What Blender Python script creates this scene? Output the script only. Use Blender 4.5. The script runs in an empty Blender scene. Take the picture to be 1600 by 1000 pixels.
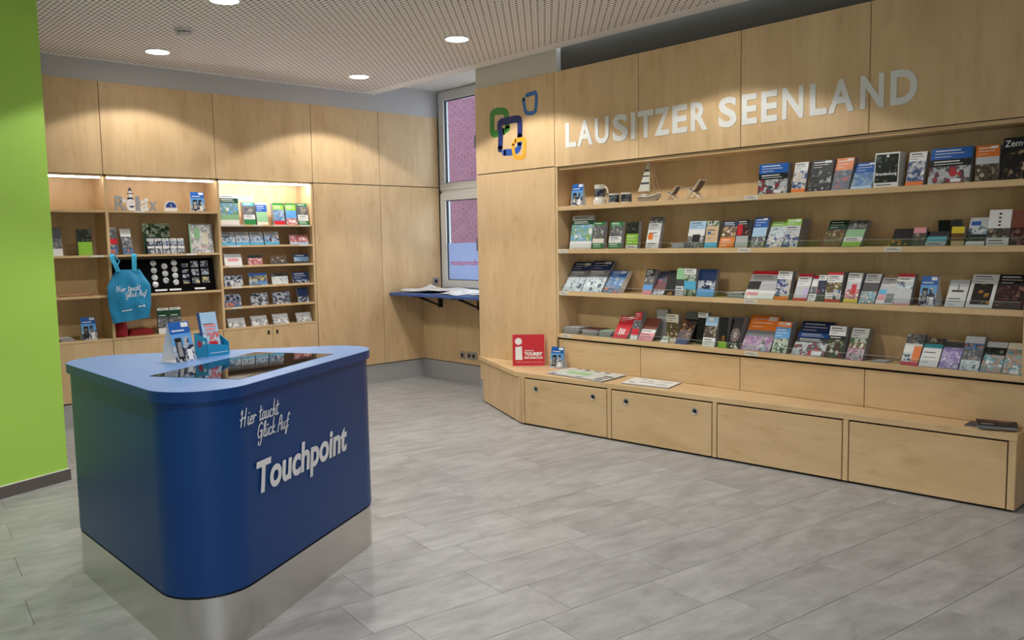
import bpy, bmesh, math, random
from mathutils import Vector, Matrix
SC = bpy.context.scene
COL = SC.collection
R = math.radians

# ------------------------------------------------------------------ camera
cam_d = bpy.data.cameras.new('camera')
cam = bpy.data.objects.new('camera', cam_d)
COL.objects.link(cam)
cam_d.sensor_fit = 'HORIZONTAL'
cam_d.sensor_width = 36.0
cam_d.lens = 1315.7 / 1600 * 36.0
cam_d.clip_start = 0.05
cam_d.clip_end = 80
_r = Vector((0.73356733, -0.67939112, -0.01751212))
_u = Vector((0.07498355, 0.05529883, 0.99565029))
_f = Vector((0.67546757, 0.73168965, -0.09150857))
CAMZ = 1.472
cam.matrix_world = Matrix(((_r.x, _u.x, -_f.x, 0), (_r.y, _u.y, -_f.y, 0), (_r.z, _u.z, -_f.z, CAMZ), (0, 0, 0, 1)))
SC.camera = cam

# ------------------------------------------------------------------ world, exposure
w = bpy.data.worlds.new('world')
SC.world = w
w.use_nodes = True
w.node_tree.nodes['Background'].inputs[0].default_value = (0.72, 0.84, 1.0, 1)
w.node_tree.nodes['Background'].inputs[1].default_value = 2.2
vs = SC.view_settings
vs.view_transform = 'Standard'
vs.look = 'None'
vs.exposure = 0.65
vs.gamma = 1.0
vs.use_curve_mapping = False
LAMP_W = 62.0            # watts of each ceiling downlight
LAMP_COL = (1.0, 0.975, 0.935)
LAMP_CONE = 124          # degrees
LED_E = 10.0
LAMP_K = {(2.614, 6.929): 0.60, (4.41, 6.812): 0.85, (4.207, 5.123): 1.3, (2.50, 1.50): 0.15, (4.10, 3.25): 0.88, (2.45, 3.35): 1.1}   # dimming of single lamps

# ------------------------------------------------------------------ material helpers
_mats = {}
def srgb(r, g, b):
    def c(v):
        v /= 255.0
        return v / 12.92 if v <= 0.04045 else ((v + 0.055) / 1.055) ** 2.4
    return (c(r), c(g), c(b), 1.0)

def new_mat(name):
    m = bpy.data.materials.new(name)
    m.use_nodes = True
    nt = m.node_tree
    return m, nt, nt.nodes['Principled BSDF']

def plain(name, rgb, rough=0.5, metal=0.0, noise=0.0, nscale=40.0, spec=None, coat=0.0):
    """one colour with a light procedural mottling"""
    if name in _mats:
        return _mats[name]
    m, nt, b = new_mat(name)
    c = srgb(*rgb)
    b.inputs['Roughness'].default_value = rough
    b.inputs['Metallic'].default_value = metal
    if spec is not None:
        b.inputs['Specular IOR Level'].default_value = spec
    if coat:
        b.inputs['Coat Weight'].default_value = coat
    tc = nt.nodes.new('ShaderNodeTexCoord')
    n = nt.nodes.new('ShaderNodeTexNoise')
    n.inputs['Scale'].default_value = nscale
    n.inputs['Detail'].default_value = 3
    mx = nt.nodes.new('ShaderNodeMix')
    mx.data_type = 'RGBA'
    k = noise
    mx.inputs[6].default_value = (c[0] * (1 - k), c[1] * (1 - k), c[2] * (1 - k), 1)
    mx.inputs[7].default_value = (min(1, c[0] * (1 + k)), min(1, c[1] * (1 + k)), min(1, c[2] * (1 + k)), 1)
    nt.links.new(tc.outputs['Object'], n.inputs['Vector'])
    nt.links.new(n.outputs['Fac'], mx.inputs[0])
    nt.links.new(mx.outputs[2], b.inputs['Base Color'])
    _mats[name] = m
    return m

def emit(name, rgb, strength):
    m, nt, b = new_mat(name)
    b.inputs['Base Color'].default_value = srgb(*rgb)
    b.inputs['Emission Color'].default_value = srgb(*rgb)
    b.inputs['Emission Strength'].default_value = strength
    return m

def wood(name, axis, tint=1.0):
    m, nt, b = new_mat(name)
    tc = nt.nodes.new('ShaderNodeTexCoord')
    oi = nt.nodes.new('ShaderNodeObjectInfo')
    add = nt.nodes.new('ShaderNodeVectorMath'); add.operation = 'MULTIPLY_ADD'
    cmb = nt.nodes.new('ShaderNodeCombineXYZ')
    for i in range(3):
        nt.links.new(oi.outputs['Random'], cmb.inputs[i])
    add.inputs[1].default_value = (7.3, 5.1, 3.7)
    nt.links.new(cmb.outputs[0], add.inputs[0])
    nt.links.new(tc.outputs['Object'], add.inputs[2])
    mp = nt.nodes.new('ShaderNodeMapping')
    s = [6.0, 6.0, 6.0]; s[axis] = 1.6
    mp.inputs['Scale'].default_value = s
    nt.links.new(add.outputs[0], mp.inputs['Vector'])
    n1 = nt.nodes.new('ShaderNodeTexNoise'); n1.inputs['Scale'].default_value = 1.0
    n1.inputs['Detail'].default_value = 5; n1.inputs['Distortion'].default_value = 0.6
    nt.links.new(mp.outputs[0], n1.inputs['Vector'])
    mp2 = nt.nodes.new('ShaderNodeMapping')
    s2 = [70.0, 70.0, 70.0]; s2[axis] = 2.2
    mp2.inputs['Scale'].default_value = s2
    nt.links.new(add.outputs[0], mp2.inputs['Vector'])
    n2 = nt.nodes.new('ShaderNodeTexNoise'); n2.inputs['Scale'].default_value = 1.0
    n2.inputs['Detail'].default_value = 3
    nt.links.new(mp2.outputs[0], n2.inputs['Vector'])
    mp3 = nt.nodes.new('ShaderNodeMapping')
    s3 = [14.0, 14.0, 14.0]; s3[axis] = 5.0
    mp3.inputs['Scale'].default_value = s3
    nt.links.new(add.outputs[0], mp3.inputs['Vector'])
    n3 = nt.nodes.new('ShaderNodeTexNoise'); n3.inputs['Scale'].default_value = 1.0
    n3.inputs['Detail'].default_value = 2
    nt.links.new(mp3.outputs[0], n3.inputs['Vector'])
    rp = nt.nodes.new('ShaderNodeValToRGB')
    rp.color_ramp.elements[0].position = 0.30
    rp.color_ramp.elements[0].color = srgb(208 * tint, 176 * tint, 132 * tint)
    rp.color_ramp.elements[1].position = 0.72
    rp.color_ramp.elements[1].color = srgb(224 * tint, 194 * tint, 150 * tint)
    nt.links.new(n1.outputs['Fac'], rp.inputs['Fac'])
    mx = nt.nodes.new('ShaderNodeMix'); mx.data_type = 'RGBA'; mx.blend_type = 'MULTIPLY'
    mx.inputs[0].default_value = 1.0
    rp2 = nt.nodes.new('ShaderNodeValToRGB')
    rp2.color_ramp.elements[0].position = 0.3; rp2.color_ramp.elements[0].color = (0.955, 0.94, 0.92, 1)
    rp2.color_ramp.elements[1].position = 0.6; rp2.color_ramp.elements[1].color = (1, 1, 1, 1)
    nt.links.new(n2.outputs['Fac'], rp2.inputs['Fac'])
    nt.links.new(rp.outputs[0], mx.inputs[6]); nt.links.new(rp2.outputs[0], mx.inputs[7])
    mx2 = nt.nodes.new('ShaderNodeMix'); mx2.data_type = 'RGBA'; mx2.blend_type = 'MULTIPLY'
    mx2.inputs[0].default_value = 1.0
    rp3 = nt.nodes.new('ShaderNodeValToRGB')
    rp3.color_ramp.elements[0].position = 0.26; rp3.color_ramp.elements[0].color = (0.91, 0.865, 0.80, 1)
    rp3.color_ramp.elements[1].position = 0.42; rp3.color_ramp.elements[1].color = (1, 1, 1, 1)
    nt.links.new(n3.outputs['Fac'], rp3.inputs['Fac'])
    nt.links.new(mx.outputs[2], mx2.inputs[6]); nt.links.new(rp3.outputs[0], mx2.inputs[7])
    nt.links.new(mx2.outputs[2], b.inputs['Base Color'])
    b.inputs['Roughness'].default_value = 0.42
    b.inputs['Specular IOR Level'].default_value = 0.35
    return m

def photo(name, cols, scale=26.0):
    """printed picture: blotches of the listed colours"""
    key = 'photo_' + name
    if key in _mats:
        return _mats[key]
    m, nt, b = new_mat(key)
    tc = nt.nodes.new('ShaderNodeTexCoord')
    oi = nt.nodes.new('ShaderNodeObjectInfo')
    cmb = nt.nodes.new('ShaderNodeCombineXYZ')
    for i in range(3):
        nt.links.new(oi.outputs['Random'], cmb.inputs[i])
    ma = nt.nodes.new('ShaderNodeVectorMath'); ma.operation = 'MULTIPLY_ADD'
    ma.inputs[1].default_value = (31, 17, 23)
    nt.links.new(cmb.outputs[0], ma.inputs[0]); nt.links.new(tc.outputs['Object'], ma.inputs[2])
    n = nt.nodes.new('ShaderNodeTexNoise')
    n.inputs['Scale'].default_value = scale; n.inputs['Detail'].default_value = 5
    n.inputs['Roughness'].default_value = 0.6; n.inputs['Distortion'].default_value = 0.3
    nt.links.new(ma.outputs[0], n.inputs['Vector'])
    rp = nt.nodes.new('ShaderNodeValToRGB')
    rp.color_ramp.interpolation = 'LINEAR'
    e = rp.color_ramp.elements
    k = len(cols)
    order = [3, 0, 2, 1, 4][:k] if k > 3 else list(range(k))
    order = [q for q in order if q < k]
    while len(e) < len(order):
        e.new(0.5)
    for i, q in enumerate(order):
        e[i].position = 0.34 + 0.32 * i / (len(order) - 1)
        c = cols[q]
        e[i].color = srgb(c[0] * .93, c[1] * .93, c[2] * .93)
    nt.links.new(n.outputs['Fac'], rp.inputs['Fac'])
    nt.links.new(rp.outputs[0], b.inputs['Base Color'])
    b.inputs['Roughness'].default_value = 0.42
    b.inputs['Specular IOR Level'].default_value = 0.3
    _mats[key] = m
    return m

# ------------------------------------------------------------------ mesh helpers
class MB:
    def __init__(self):
        self.v = []; self.f = []; self.m = []
    def face(self, pts, mi=0):
        i = len(self.v); self.v += [tuple(p) for p in pts]
        self.f.append(tuple(range(i, i + len(pts)))); self.m.append(mi)
        return self
    def hexa(self, p, mi=0):
        """8 points: bottom 4 counter-clockwise from above, top 4 the same"""
        i = len(self.v); self.v += [tuple(q) for q in p]
        for f in ((3, 2, 1, 0), (4, 5, 6, 7), (0, 1, 5, 4), (1, 2, 6, 5), (2, 3, 7, 6), (3, 0, 4, 7)):
            self.f.append(tuple(i + k for k in f)); self.m.append(mi)
        return self
    def box(self, x0, x1, y0, y1, z0, z1, mi=0):
        return self.hexa([(x0, y0, z0), (x1, y0, z0), (x1, y1, z0), (x0, y1, z0),
                          (x0, y0, z1), (x1, y0, z1), (x1, y1, z1), (x0, y1, z1)], mi)
    def prism(self, poly, z0, z1, mi=0):
        n = len(poly); i = len(self.v)
        self.v += [(p[0], p[1], z0) for p in poly] + [(p[0], p[1], z1) for p in poly]
        self.f.append(tuple(i + k for k in range(n - 1, -1, -1))); self.m.append(mi)
        self.f.append(tuple(i + n + k for k in range(n))); self.m.append(mi)
        for k in range(n):
            l = (k + 1) % n
            self.f.append((i + k, i + l, i + n + l, i + n + k)); self.m.append(mi)
        return self
    def lathe(self, prof, n=24, c=(0, 0, 0), mi=0, caps=True):
        i = len(self.v)
        for (r, z) in prof:
            for k in range(n):
                a = 2 * math.pi * k / n
                self.v.append((c[0] + r * math.cos(a), c[1] + r * math.sin(a), c[2] + z))
        for j in range(len(prof) - 1):
            for k in range(n):
                l = (k + 1) % n
                self.f.append((i + j * n + k, i + j * n + l, i + (j + 1) * n + l, i + (j + 1) * n + k)); self.m.append(mi)
        if caps:
            self.f.append(tuple(i + k for k in range(n - 1, -1, -1))); self.m.append(mi)
            e = i + (len(prof) - 1) * n
            self.f.append(tuple(e + k for k in range(n))); self.m.append(mi)
        return self
    def tube(self, path, r, n=8, mi=0, closed=False):
        P = [Vector(p) for p in path]; i0 = len(self.v); N = len(P)
        for j, p in enumerate(P):
            if closed:
                t = P[(j + 1) % N] - P[j - 1]
            else:
                t = P[min(j + 1, N - 1)] - P[max(j - 1, 0)]
            t.normalize()
            ref = Vector((0, 0, 1)) if abs(t.z) < 0.9 else Vector((1, 0, 0))
            a = t.cross(ref).normalized(); b = t.cross(a)
            for k in range(n):
                an = 2 * math.pi * k / n
                self.v.append(tuple(p + a * (r * math.cos(an)) + b * (r * math.sin(an))))
        for j in range(N if closed else N - 1):
            q = (j + 1) % N
            for k in range(n):
                l = (k + 1) % n
                self.f.append((i0 + j * n + k, i0 + q * n + k, i0 + q * n + l, i0 + j * n + l)); self.m.append(mi)
        if not closed:
            self.f.append(tuple(i0 + k for k in range(n))); self.m.append(mi)
            self.f.append(tuple(i0 + (N - 1) * n + k for k in range(n - 1, -1, -1))); self.m.append(mi)
        return self
    def mesh(self, name, mats, bev=0.0, seg=2, smooth=None):
        me = bpy.data.meshes.new(name)
        me.from_pydata(self.v, [], self.f)
        for m in mats:
            me.materials.append(m)
        for p, k in zip(me.polygons, self.m):
            p.material_index = k
        bm = bmesh.new(); bm.from_mesh(me)
        bmesh.ops.recalc_face_normals(bm, faces=bm.faces)
        if bev > 0:
            bmesh.ops.bevel(bm, geom=list(bm.edges), offset=bev, segments=seg, affect='EDGES', profile=0.5, clamp_overlap=True)
        bm.to_mesh(me); bm.free()
        if smooth is not None:
            for p in me.polygons:
                p.use_smooth = True
            me.set_sharp_from_angle(angle=R(smooth))
        me.update()
        return me

def obj(name, mb, mats, parent=None, loc=(0, 0, 0), rot=(0, 0, 0), bev=0.0, seg=2, smooth=None, kind=None):
    if not isinstance(mats, (list, tuple)):
        mats = [mats]
    me = mb if isinstance(mb, bpy.types.Mesh) else mb.mesh(name, mats, bev, seg, smooth)
    o = bpy.data.objects.new(name, me)
    COL.objects.link(o)
    o.parent = parent
    o.location = loc; o.rotation_euler = rot
    if kind:
        o['kind'] = kind
    return o

def tag(o, label, cat, group=None):
    o['label'] = label; o['category'] = cat
    if group:
        o['group'] = group
    return o

def thing(name, label, cat, loc=(0, 0, 0), rz=0.0, group=None):
    o = bpy.data.objects.new(name, None)
    o.empty_display_size = 0.05
    COL.objects.link(o)
    o.location = loc; o.rotation_euler = (0, 0, rz)
    return tag(o, label, cat, group)

def struct(name, loc=(0, 0, 0)):
    o = bpy.data.objects.new(name, None)
    o.empty_display_size = 0.05
    COL.objects.link(o); o.location = loc
    o['kind'] = 'structure'
    return o

def text_mesh(body, size, xs=1.0, bold=0.0, shear=0.0, extrude=0.001, align='LEFT', spacing=1.0):
    cu = bpy.data.curves.new('txt', 'FONT')
    cu.body = body; cu.size = size; cu.offset = bold; cu.shear = shear
    cu.extrude = extrude; cu.align_x = align; cu.space_character = spacing
    cu.resolution_u = 4
    o = bpy.data.objects.new('txt', cu); COL.objects.link(o)
    dg = bpy.context.evaluated_depsgraph_get(); dg.update()
    me = bpy.data.meshes.new_from_object(o.evaluated_get(dg))
    bpy.data.objects.remove(o); bpy.data.curves.remove(cu)
    if xs != 1.0:
        me.transform(Matrix.Diagonal((xs, 1, 1, 1)))
    return me

def fit_text(body, x0, x1, height, bold=0.0, shear=0.0, extrude=0.001, ref='H'):
    """lettering whose ink runs from x0 to x1 on its baseline, capitals `height` tall"""
    r = text_mesh(ref, 1.0)
    ch = max(v.co.y for v in r.vertices)
    me = text_mesh(body, height / ch, 1.0, bold, shear, extrude)
    lo = min(v.co.x for v in me.vertices); hi = max(v.co.x for v in me.vertices)
    s = (x1 - x0) / (hi - lo)
    me.transform(Matrix.Translation((x0 - lo * s, 0, 0)) @ Matrix.Diagonal((s, 1, 1, 1)))
    bpy.data.meshes.remove(r)
    return me

def lettering(name, me, mat, parent, mw):
    me.name = name
    me.materials.clear(); me.materials.append(mat)
    o = bpy.data.objects.new(name, me); COL.objects.link(o)
    o.parent = parent
    o.matrix_local = mw
    return o

def frame_mat(origin, xdir, zdir):
    """text x along xdir, text y along zdir"""
    x = Vector(xdir).normalized(); y = Vector(zdir).normalized(); z = x.cross(y)
    m = Matrix.Identity(4)
    for i in range(3):
        m[i][0] = x[i]; m[i][1] = y[i]; m[i][2] = z[i]; m[i][3] = origin[i]
    return m

def ribbon(pts, width, th=0.001, closed=False, mb=None):
    """flat stroke in the xy plane with round ends; width number or list"""
    mb = mb or MB()
    P = [Vector((p[0], p[1])) for p in pts]
    # Catmull-Rom smoothing
    W = width if isinstance(width, (list, tuple)) else [width] * len(P)
    Q = []; QW = []
    n = len(P); segs = n if closed else n - 1
    for i in range(segs):
        if closed:
            a, b, c, d = P[i - 1], P[i], P[(i + 1) % n], P[(i + 2) % n]; wa, wb = W[i], W[(i + 1) % n]
        else:
            a, b, c, d = P[max(i - 1, 0)], P[i], P[i + 1], P[min(i + 2, n - 1)]; wa, wb = W[i], W[i + 1]
        for k in range(4):
            t = k / 4.0
            Q.append(0.5 * ((2 * b) + (c - a) * t + (2 * a - 5 * b + 4 * c - d) * t * t + (3 * b - a - 3 * c + d) * t ** 3))
            QW.append(wa + (wb - wa) * t)
    if not closed:
        Q.append(P[-1]); QW.append(W[-1])
    L = []; Rr = []
    for i, q in enumerate(Q):
        if closed:
            t = Q[(i + 1) % len(Q)] - Q[i - 1]
        else:
            t = Q[min(i + 1, len(Q) - 1)] - Q[max(i - 1, 0)]
        if t.length < 1e-9:
            t = Vector((1, 0))
        t.normalize(); nn = Vector((-t.y, t.x)) * (QW[i] / 2)
        L.append(q + nn); Rr.append(q - nn)
    m = len(Q)
    for i in range(m if closed else m - 1):
        j = (i + 1) % m
        mb.hexa([(Rr[i].x, Rr[i].y, 0), (Rr[j].x, Rr[j].y, 0), (L[j].x, L[j].y, 0), (L[i].x, L[i].y, 0),
                 (Rr[i].x, Rr[i].y, th), (Rr[j].x, Rr[j].y, th), (L[j].x, L[j].y, th), (L[i].x, L[i].y, th)])
    if not closed:
        for q, qw in ((Q[0], QW[0]), (Q[-1], QW[-1])):
            mb.prism([(q.x + qw / 2 * math.cos(2 * math.pi * k / 10), q.y + qw / 2 * math.sin(2 * math.pi * k / 10)) for k in range(10)], 0, th)
    return mb

HAND = {
 'H': (.78, [[(0, .80), (.06, 1.02), (.12, .85), (.08, 0)], [(.52, 1.08), (.46, 0)], [(-.06, .44), (.52, .56)]]),
 'i': (.24, [[(.05, .5), (.05, .08), (.14, 0), (.24, .1)], [(.09, .70), (.10, .75)]]),
 'e': (.36, [[(.03, .22), (.28, .3), (.24, .48), (.1, .46), (.03, .2), (.14, 0), (.36, .08)]]),
 'r': (.34, [[(.05, .5), (.06, 0), (.08, .3), (.2, .48), (.32, .42)]]),
 't': (.36, [[(.15, .92), (.12, .1), (.2, 0), (.34, .08)], [(-.02, .6), (.34, .65)]]),
 'a': (.44, [[(.3, .45), (.12, .48), (.03, .2), (.12, 0), (.27, .15), (.32, .48), (.32, .08), (.43, .05)]]),
 'u': (.44, [[(.05, .5), (.05, .1), (.15, 0), (.28, .14), (.32, .5), (.32, .08), (.43, .05)]]),
 'c': (.36, [[(.3, .42), (.15, .48), (.04, .2), (.15, 0), (.36, .08)]]),
 'h': (.40, [[(.14, 1.08), (.05, 0), (.1, .3), (.22, .48), (.3, .35), (.28, .05), (.4, .05)]]),
 'G': (.64, [[(.5, .85), (.33, 1.0), (.1, .8), (.02, .35), (.15, .05), (.35, .12), (.46, .45), (.22, .42), (.5, .48), (.42, -.3), (.2, -.42), (.14, -.2)]]),
 'l': (.24, [[(.04, .1), (.2, .9), (.14, 1.0), (.07, .8), (.08, .08), (.24, .05)]]),
 'ü': (.44, [[(.05, .5), (.05, .1), (.15, 0), (.28, .14), (.32, .5), (.32, .08), (.43, .05)], [(.12, .68), (.13, .73)], [(.28, .68), (.29, .73)]]),
 'k': (.42, [[(.14, 1.05), (.05, 0)], [(.32, .48), (.09, .25), (.32, 0), (.4, .05)]]),
 'A': (.54, [[(.0, -.05), (.1, .55), (.22, 1.0), (.38, .92), (.38, .45), (.42, 0)], [(.04, .4), (.42, .5)]]),
 'f': (.36, [[(.42, .85), (.3, 1.0), (.2, .7), (.12, -.28), (.02, -.33), (.04, -.1), (.32, .12)], [(.04, .46), (.34, .54)]]),
 ' ': (.34, []),
}
def handwriting(lines, size, pen, shear=0.22):
    """lines: [(text, x, y)]"""
    mb = MB()
    for s, x, y in lines:
        cx = x
        for ch in s:
            adv, strokes = HAND[ch]
            for st in strokes:
                ribbon([(cx + (px + shear * py) * size, y + py * size) for px, py in st], pen, 0.0008, mb=mb)
            cx += adv * size
    return mb

# ------------------------------------------------------------------ materials
WV = wood('maple_vertical', 2)
WH = wood('maple_along_wall', 1)
WX = wood('maple_along_back', 0)
WD = plain('dark_gap', (26, 22, 18), 0.8)
ALU = plain('brushed_plinth', (174, 174, 174), 0.42, 0.15, 0.05, 60)
STEEL = plain('stainless_steel', (210, 207, 203), 0.26, 0.92, 0.06, 90)
PAINT = plain('white_wall_paint', (226, 224, 220), 0.8, 0, 0.02, 30)
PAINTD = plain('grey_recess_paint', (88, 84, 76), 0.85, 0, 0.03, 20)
BEIGE = plain('cream_wall_paint', (206, 200, 186), 0.8, 0, 0.02, 20)
GREEN = plain('lime_green_wall', (164, 210, 84), 0.7, 0, 0.06, 160)
SKIRTD = plain('dark_skirting', (92, 86, 82), 0.6, 0, 0.05, 50)
NAVY = plain('kiosk_blue_lacquer', (22, 66, 126), 0.36, 0, 0.04, 200, spec=0.28)
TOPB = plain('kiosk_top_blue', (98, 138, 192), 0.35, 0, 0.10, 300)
TABB = plain('table_blue', (58, 88, 150), 0.4, 0, 0.06, 200)
WHITEP = plain('white_print', (232, 233, 236), 0.5)
SIGNW = plain('silver_lettering', (226, 226, 222), 0.5)
BLK = plain('black_plastic', (18, 18, 20), 0.45)
PAPER = plain('paper_white', (226, 226, 224), 0.6, 0, 0.04, 120)
PAPERD = plain('paper_grey_edges', (150, 150, 150), 0.7, 0, 0.18, 220)
PVC = plain('window_frame_white', (216, 216, 212), 0.35)
GASK = plain('gasket_black', (20, 22, 26), 0.6)

def tile_mat():
    m, nt, b = new_mat('concrete_vinyl_tile')
    tc = nt.nodes.new('ShaderNodeTexCoord'); oi = nt.nodes.new('ShaderNodeObjectInfo')
    cmb = nt.nodes.new('ShaderNodeCombineXYZ')
    for i in range(3):
        nt.links.new(oi.outputs['Random'], cmb.inputs[i])
    ma = nt.nodes.new('ShaderNodeVectorMath'); ma.operation = 'MULTIPLY_ADD'
    ma.inputs[1].default_value = (41, 29, 13)
    nt.links.new(cmb.outputs[0], ma.inputs[0]); nt.links.new(tc.outputs['Object'], ma.inputs[2])
    mp = nt.nodes.new('ShaderNodeMapping'); mp.inputs['Scale'].default_value = (4.0, 9.5, 4)
    nt.links.new(ma.outputs[0], mp.inputs['Vector'])
    n = nt.nodes.new('ShaderNodeTexNoise'); n.inputs['Scale'].default_value = 1.0; n.inputs['Detail'].default_value = 8
    n.inputs['Roughness'].default_value = 0.66; n.inputs['Distortion'].default_value = 0.25
    nt.links.new(mp.outputs[0], n.inputs['Vector'])
    rp = nt.nodes.new('ShaderNodeValToRGB')
    rp.color_ramp.elements[0].position = 0.28; rp.color_ramp.elements[0].color = srgb(138, 137, 137)
    rp.color_ramp.elements[1].position = 0.74; rp.color_ramp.elements[1].color = srgb(184, 184, 184)
    nt.links.new(n.outputs['Fac'], rp.inputs['Fac'])
    mr = nt.nodes.new('ShaderNodeMapRange'); mr.inputs['To Min'].default_value = 0.935; mr.inputs['To Max'].default_value = 1.03
    nt.links.new(oi.outputs['Random'], mr.inputs['Value'])
    hs = nt.nodes.new('ShaderNodeHueSaturation')
    nt.links.new(mr.outputs[0], hs.inputs['Value']); nt.links.new(rp.outputs[0], hs.inputs['Color'])
    nt.links.new(hs.outputs[0], b.inputs['Base Color'])
    r2 = nt.nodes.new('ShaderNodeMapRange'); r2.inputs['To Min'].default_value = 0.34; r2.inputs['To Max'].default_value = 0.52
    nt.links.new(n.outputs['Fac'], r2.inputs['Value']); nt.links.new(r2.outputs[0], b.inputs['Roughness'])
    return m
TILE = tile_mat()

def ceiling_mat():
    """perforated acoustic plasterboard: 20 mm and 12 mm holes taking turns on a 33 mm grid"""
    m, nt, b = new_mat('perforated_plasterboard')
    N = nt.nodes; Lk = nt.links
    tc = N.new('ShaderNodeTexCoord')
    sx = N.new('ShaderNodeSeparateXYZ'); Lk.new(tc.outputs['Object'], sx.inputs[0])
    def math_(op, a, b_=None, c=None):
        n = N.new('ShaderNodeMath'); n.operation = op
        for i, q in enumerate((a, b_, c)):
            if q is None: continue
            if isinstance(q, (int, float)): n.inputs[i].default_value = q
            else: Lk.new(q, n.inputs[i])
        return n.outputs[0]
    P = 0.033
    u = math_('DIVIDE', sx.outputs[0], P); v = math_('DIVIDE', sx.outputs[1], P)
    fu = math_('SUBTRACT', math_('FRACT', u), 0.5); fv = math_('SUBTRACT', math_('FRACT', v), 0.5)
    d = math_('SQRT', math_('ADD', math_('MULTIPLY', fu, fu), math_('MULTIPLY', fv, fv)))
    par = math_('MODULO', math_('ABSOLUTE', math_('ADD', math_('FLOOR', u), math_('FLOOR', v))), 2.0)
    rad = math_('ADD', 0.17, math_('MULTIPLY', par, 0.15))
    hole = math_('LESS_THAN', d, rad)
    # unperforated border along the shelf wall and the back wall
    ok = math_('MULTIPLY', math_('LESS_THAN', sx.outputs[0], 4.91), math_('LESS_THAN', sx.outputs[1], 7.50))
    hole = math_('MULTIPLY', hole, ok)
    mx = N.new('ShaderNodeMix'); mx.data_type = 'RGBA'
    mx.inputs[6].default_value = srgb(244, 238, 234); mx.inputs[7].default_value = srgb(58, 50, 46)
    Lk.new(hole, mx.inputs[0]); Lk.new(mx.outputs[2], b.inputs['Base Color'])
    b.inputs['Roughness'].default_value = 0.85
    return m
CEIL = ceiling_mat()

def glass_mat(name, tint=(1, 1, 1, 1), rough=0.0, refl=0.06):
    m = bpy.data.materials.new(name); m.use_nodes = True
    nt = m.node_tree; nt.nodes.clear()
    out = nt.nodes.new('ShaderNodeOutputMaterial'); mix = nt.nodes.new('ShaderNodeMixShader')
    tr = nt.nodes.new('ShaderNodeBsdfTransparent'); gl = nt.nodes.new('ShaderNodeBsdfGlossy')
    tr.inputs[0].default_value = tint; gl.inputs['Roughness'].default_value = rough
    mix.inputs[0].default_value = refl
    nt.links.new(tr.outputs[0], mix.inputs[1]); nt.links.new(gl.outputs[0], mix.inputs[2])
    nt.links.new(mix.outputs[0], out.inputs[0])
    return m
GLASS = glass_mat('window_glass')
ACRYL = glass_mat('clear_acrylic', (0.93, 0.95, 0.95, 1), 0.05, 0.05)
def frost_mat():
    m = bpy.data.materials.new('frosted_film'); m.use_nodes = True
    nt = m.node_tree; nt.nodes.clear()
    out = nt.nodes.new('ShaderNodeOutputMaterial'); mix = nt.nodes.new('ShaderNodeMixShader')
    a = nt.nodes.new('ShaderNodeBsdfTranslucent'); b = nt.nodes.new('ShaderNodeBsdfDiffuse')
    a.inputs[0].default_value = srgb(206, 216, 236); b.inputs[0].default_value = srgb(170, 184, 210)
    mix.inputs[0].default_value = 0.35
    nt.links.new(a.outputs[0], mix.inputs[1]); nt.links.new(b.outputs[0], mix.inputs[2]); nt.links.new(mix.outputs[0], out.inputs[0])
    return m
FROST = frost_mat()
def screen_mat():
    m, nt, b = new_mat('touch_screen_glass')
    b.inputs['Base Color'].default_value = srgb(24, 22, 24)
    b.inputs['Roughness'].default_value = 0.02
    b.inputs['Specular IOR Level'].default_value = 1.0
    b.inputs['IOR'].default_value = 1.9
    return m
SCREEN = screen_mat()

# ================================================================== SETTING
XS, YB, ZC = 5.06, 7.544, 3.036        # shelf wall face, back wall face, ceiling height
XP, XW = 5.62, 5.89                    # niche parapet face, window plane
Y_SH0, Y_SH1 = 4.90, 1.44              # shelf opening along the wall
SEAMS_R = [4.926, 4.049, 3.177, 2.302, 1.432, 0.56, -0.31, -1.18, -2.5]
SEAMS_B = [-3.0, -1.6, -0.6, 0.4, 1.37, 2.339, 3.313, 4.303, 5.097, 5.885]

def in_view(p, mx=0.06):
    d = Vector(p) - Vector((0, 0, CAMZ)); z = d.dot(_f)
    if z < 0.3: return False
    px = 0.5 + 1315.7 * d.dot(_r) / z / 1600; py = 0.5 - 1315.7 * d.dot(_u) / z / 1000
    return -mx < px < 1 + mx and -mx < py < 1 + mx

# floor: base slab plus individual tiles (0.60 x 0.30 m)
floor = obj('floor', MB().box(-3.0, 6.0, -2.5, 8.0, -0.10, -0.003), plain('tile_joint', (66, 62, 60), 0.7), kind='structure')
AL = R(-6.8); ca, sa = math.cos(AL), math.sin(AL)
tile_me = MB().box(-0.2992, 0.2992, -0.1494, 0.1494, -0.006, 0.0).mesh('tile', [TILE], 0.0006, 1)
rest = MB(); ntile = 0
for n in range(-22, 24):
    v = 1.915 + 0.301 * n + 0.1505
    u0 = (1.935 if n % 2 else 2.075) + 0.01 * n
    for k in range(-12, 9):
        u = u0 + 0.6 * k + 0.30
        x, y = u * ca - v * sa, u * sa + v * ca
        if not (-3.2 < x < 6.2 and -2.7 < y < 8.1):
            continue
        vis = any(in_view((x + dx, y + dy, 0)) for dx in (-.3, 0, .3) for dy in (-.15, .15))
        hid = (x > 5.3 and y < 5.8) or y > 7.75 or x > 5.95 or (x < 0.9 and y > 5.95) or x > 5.8
        if vis and not hid and ntile < 300:
            o = bpy.data.objects.new('tile', tile_me); COL.objects.link(o); o.parent = floor
            o.location = (x, y, 0); o.rotation_euler = (0, 0, AL); ntile += 1
        elif -2.95 < x < 5.9 and -2.45 < y < 7.9:
            c = [(x + a * ca - b * sa, y + a * sa + b * ca) for a, b in ((-.299, -.1492), (.299, -.1492), (.299, .1492), (-.299, .1492))]
            rest.face([(p[0], p[1], 0) for p in c])
obj('tile_field', rest, TILE, floor, kind='stuff')

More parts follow.
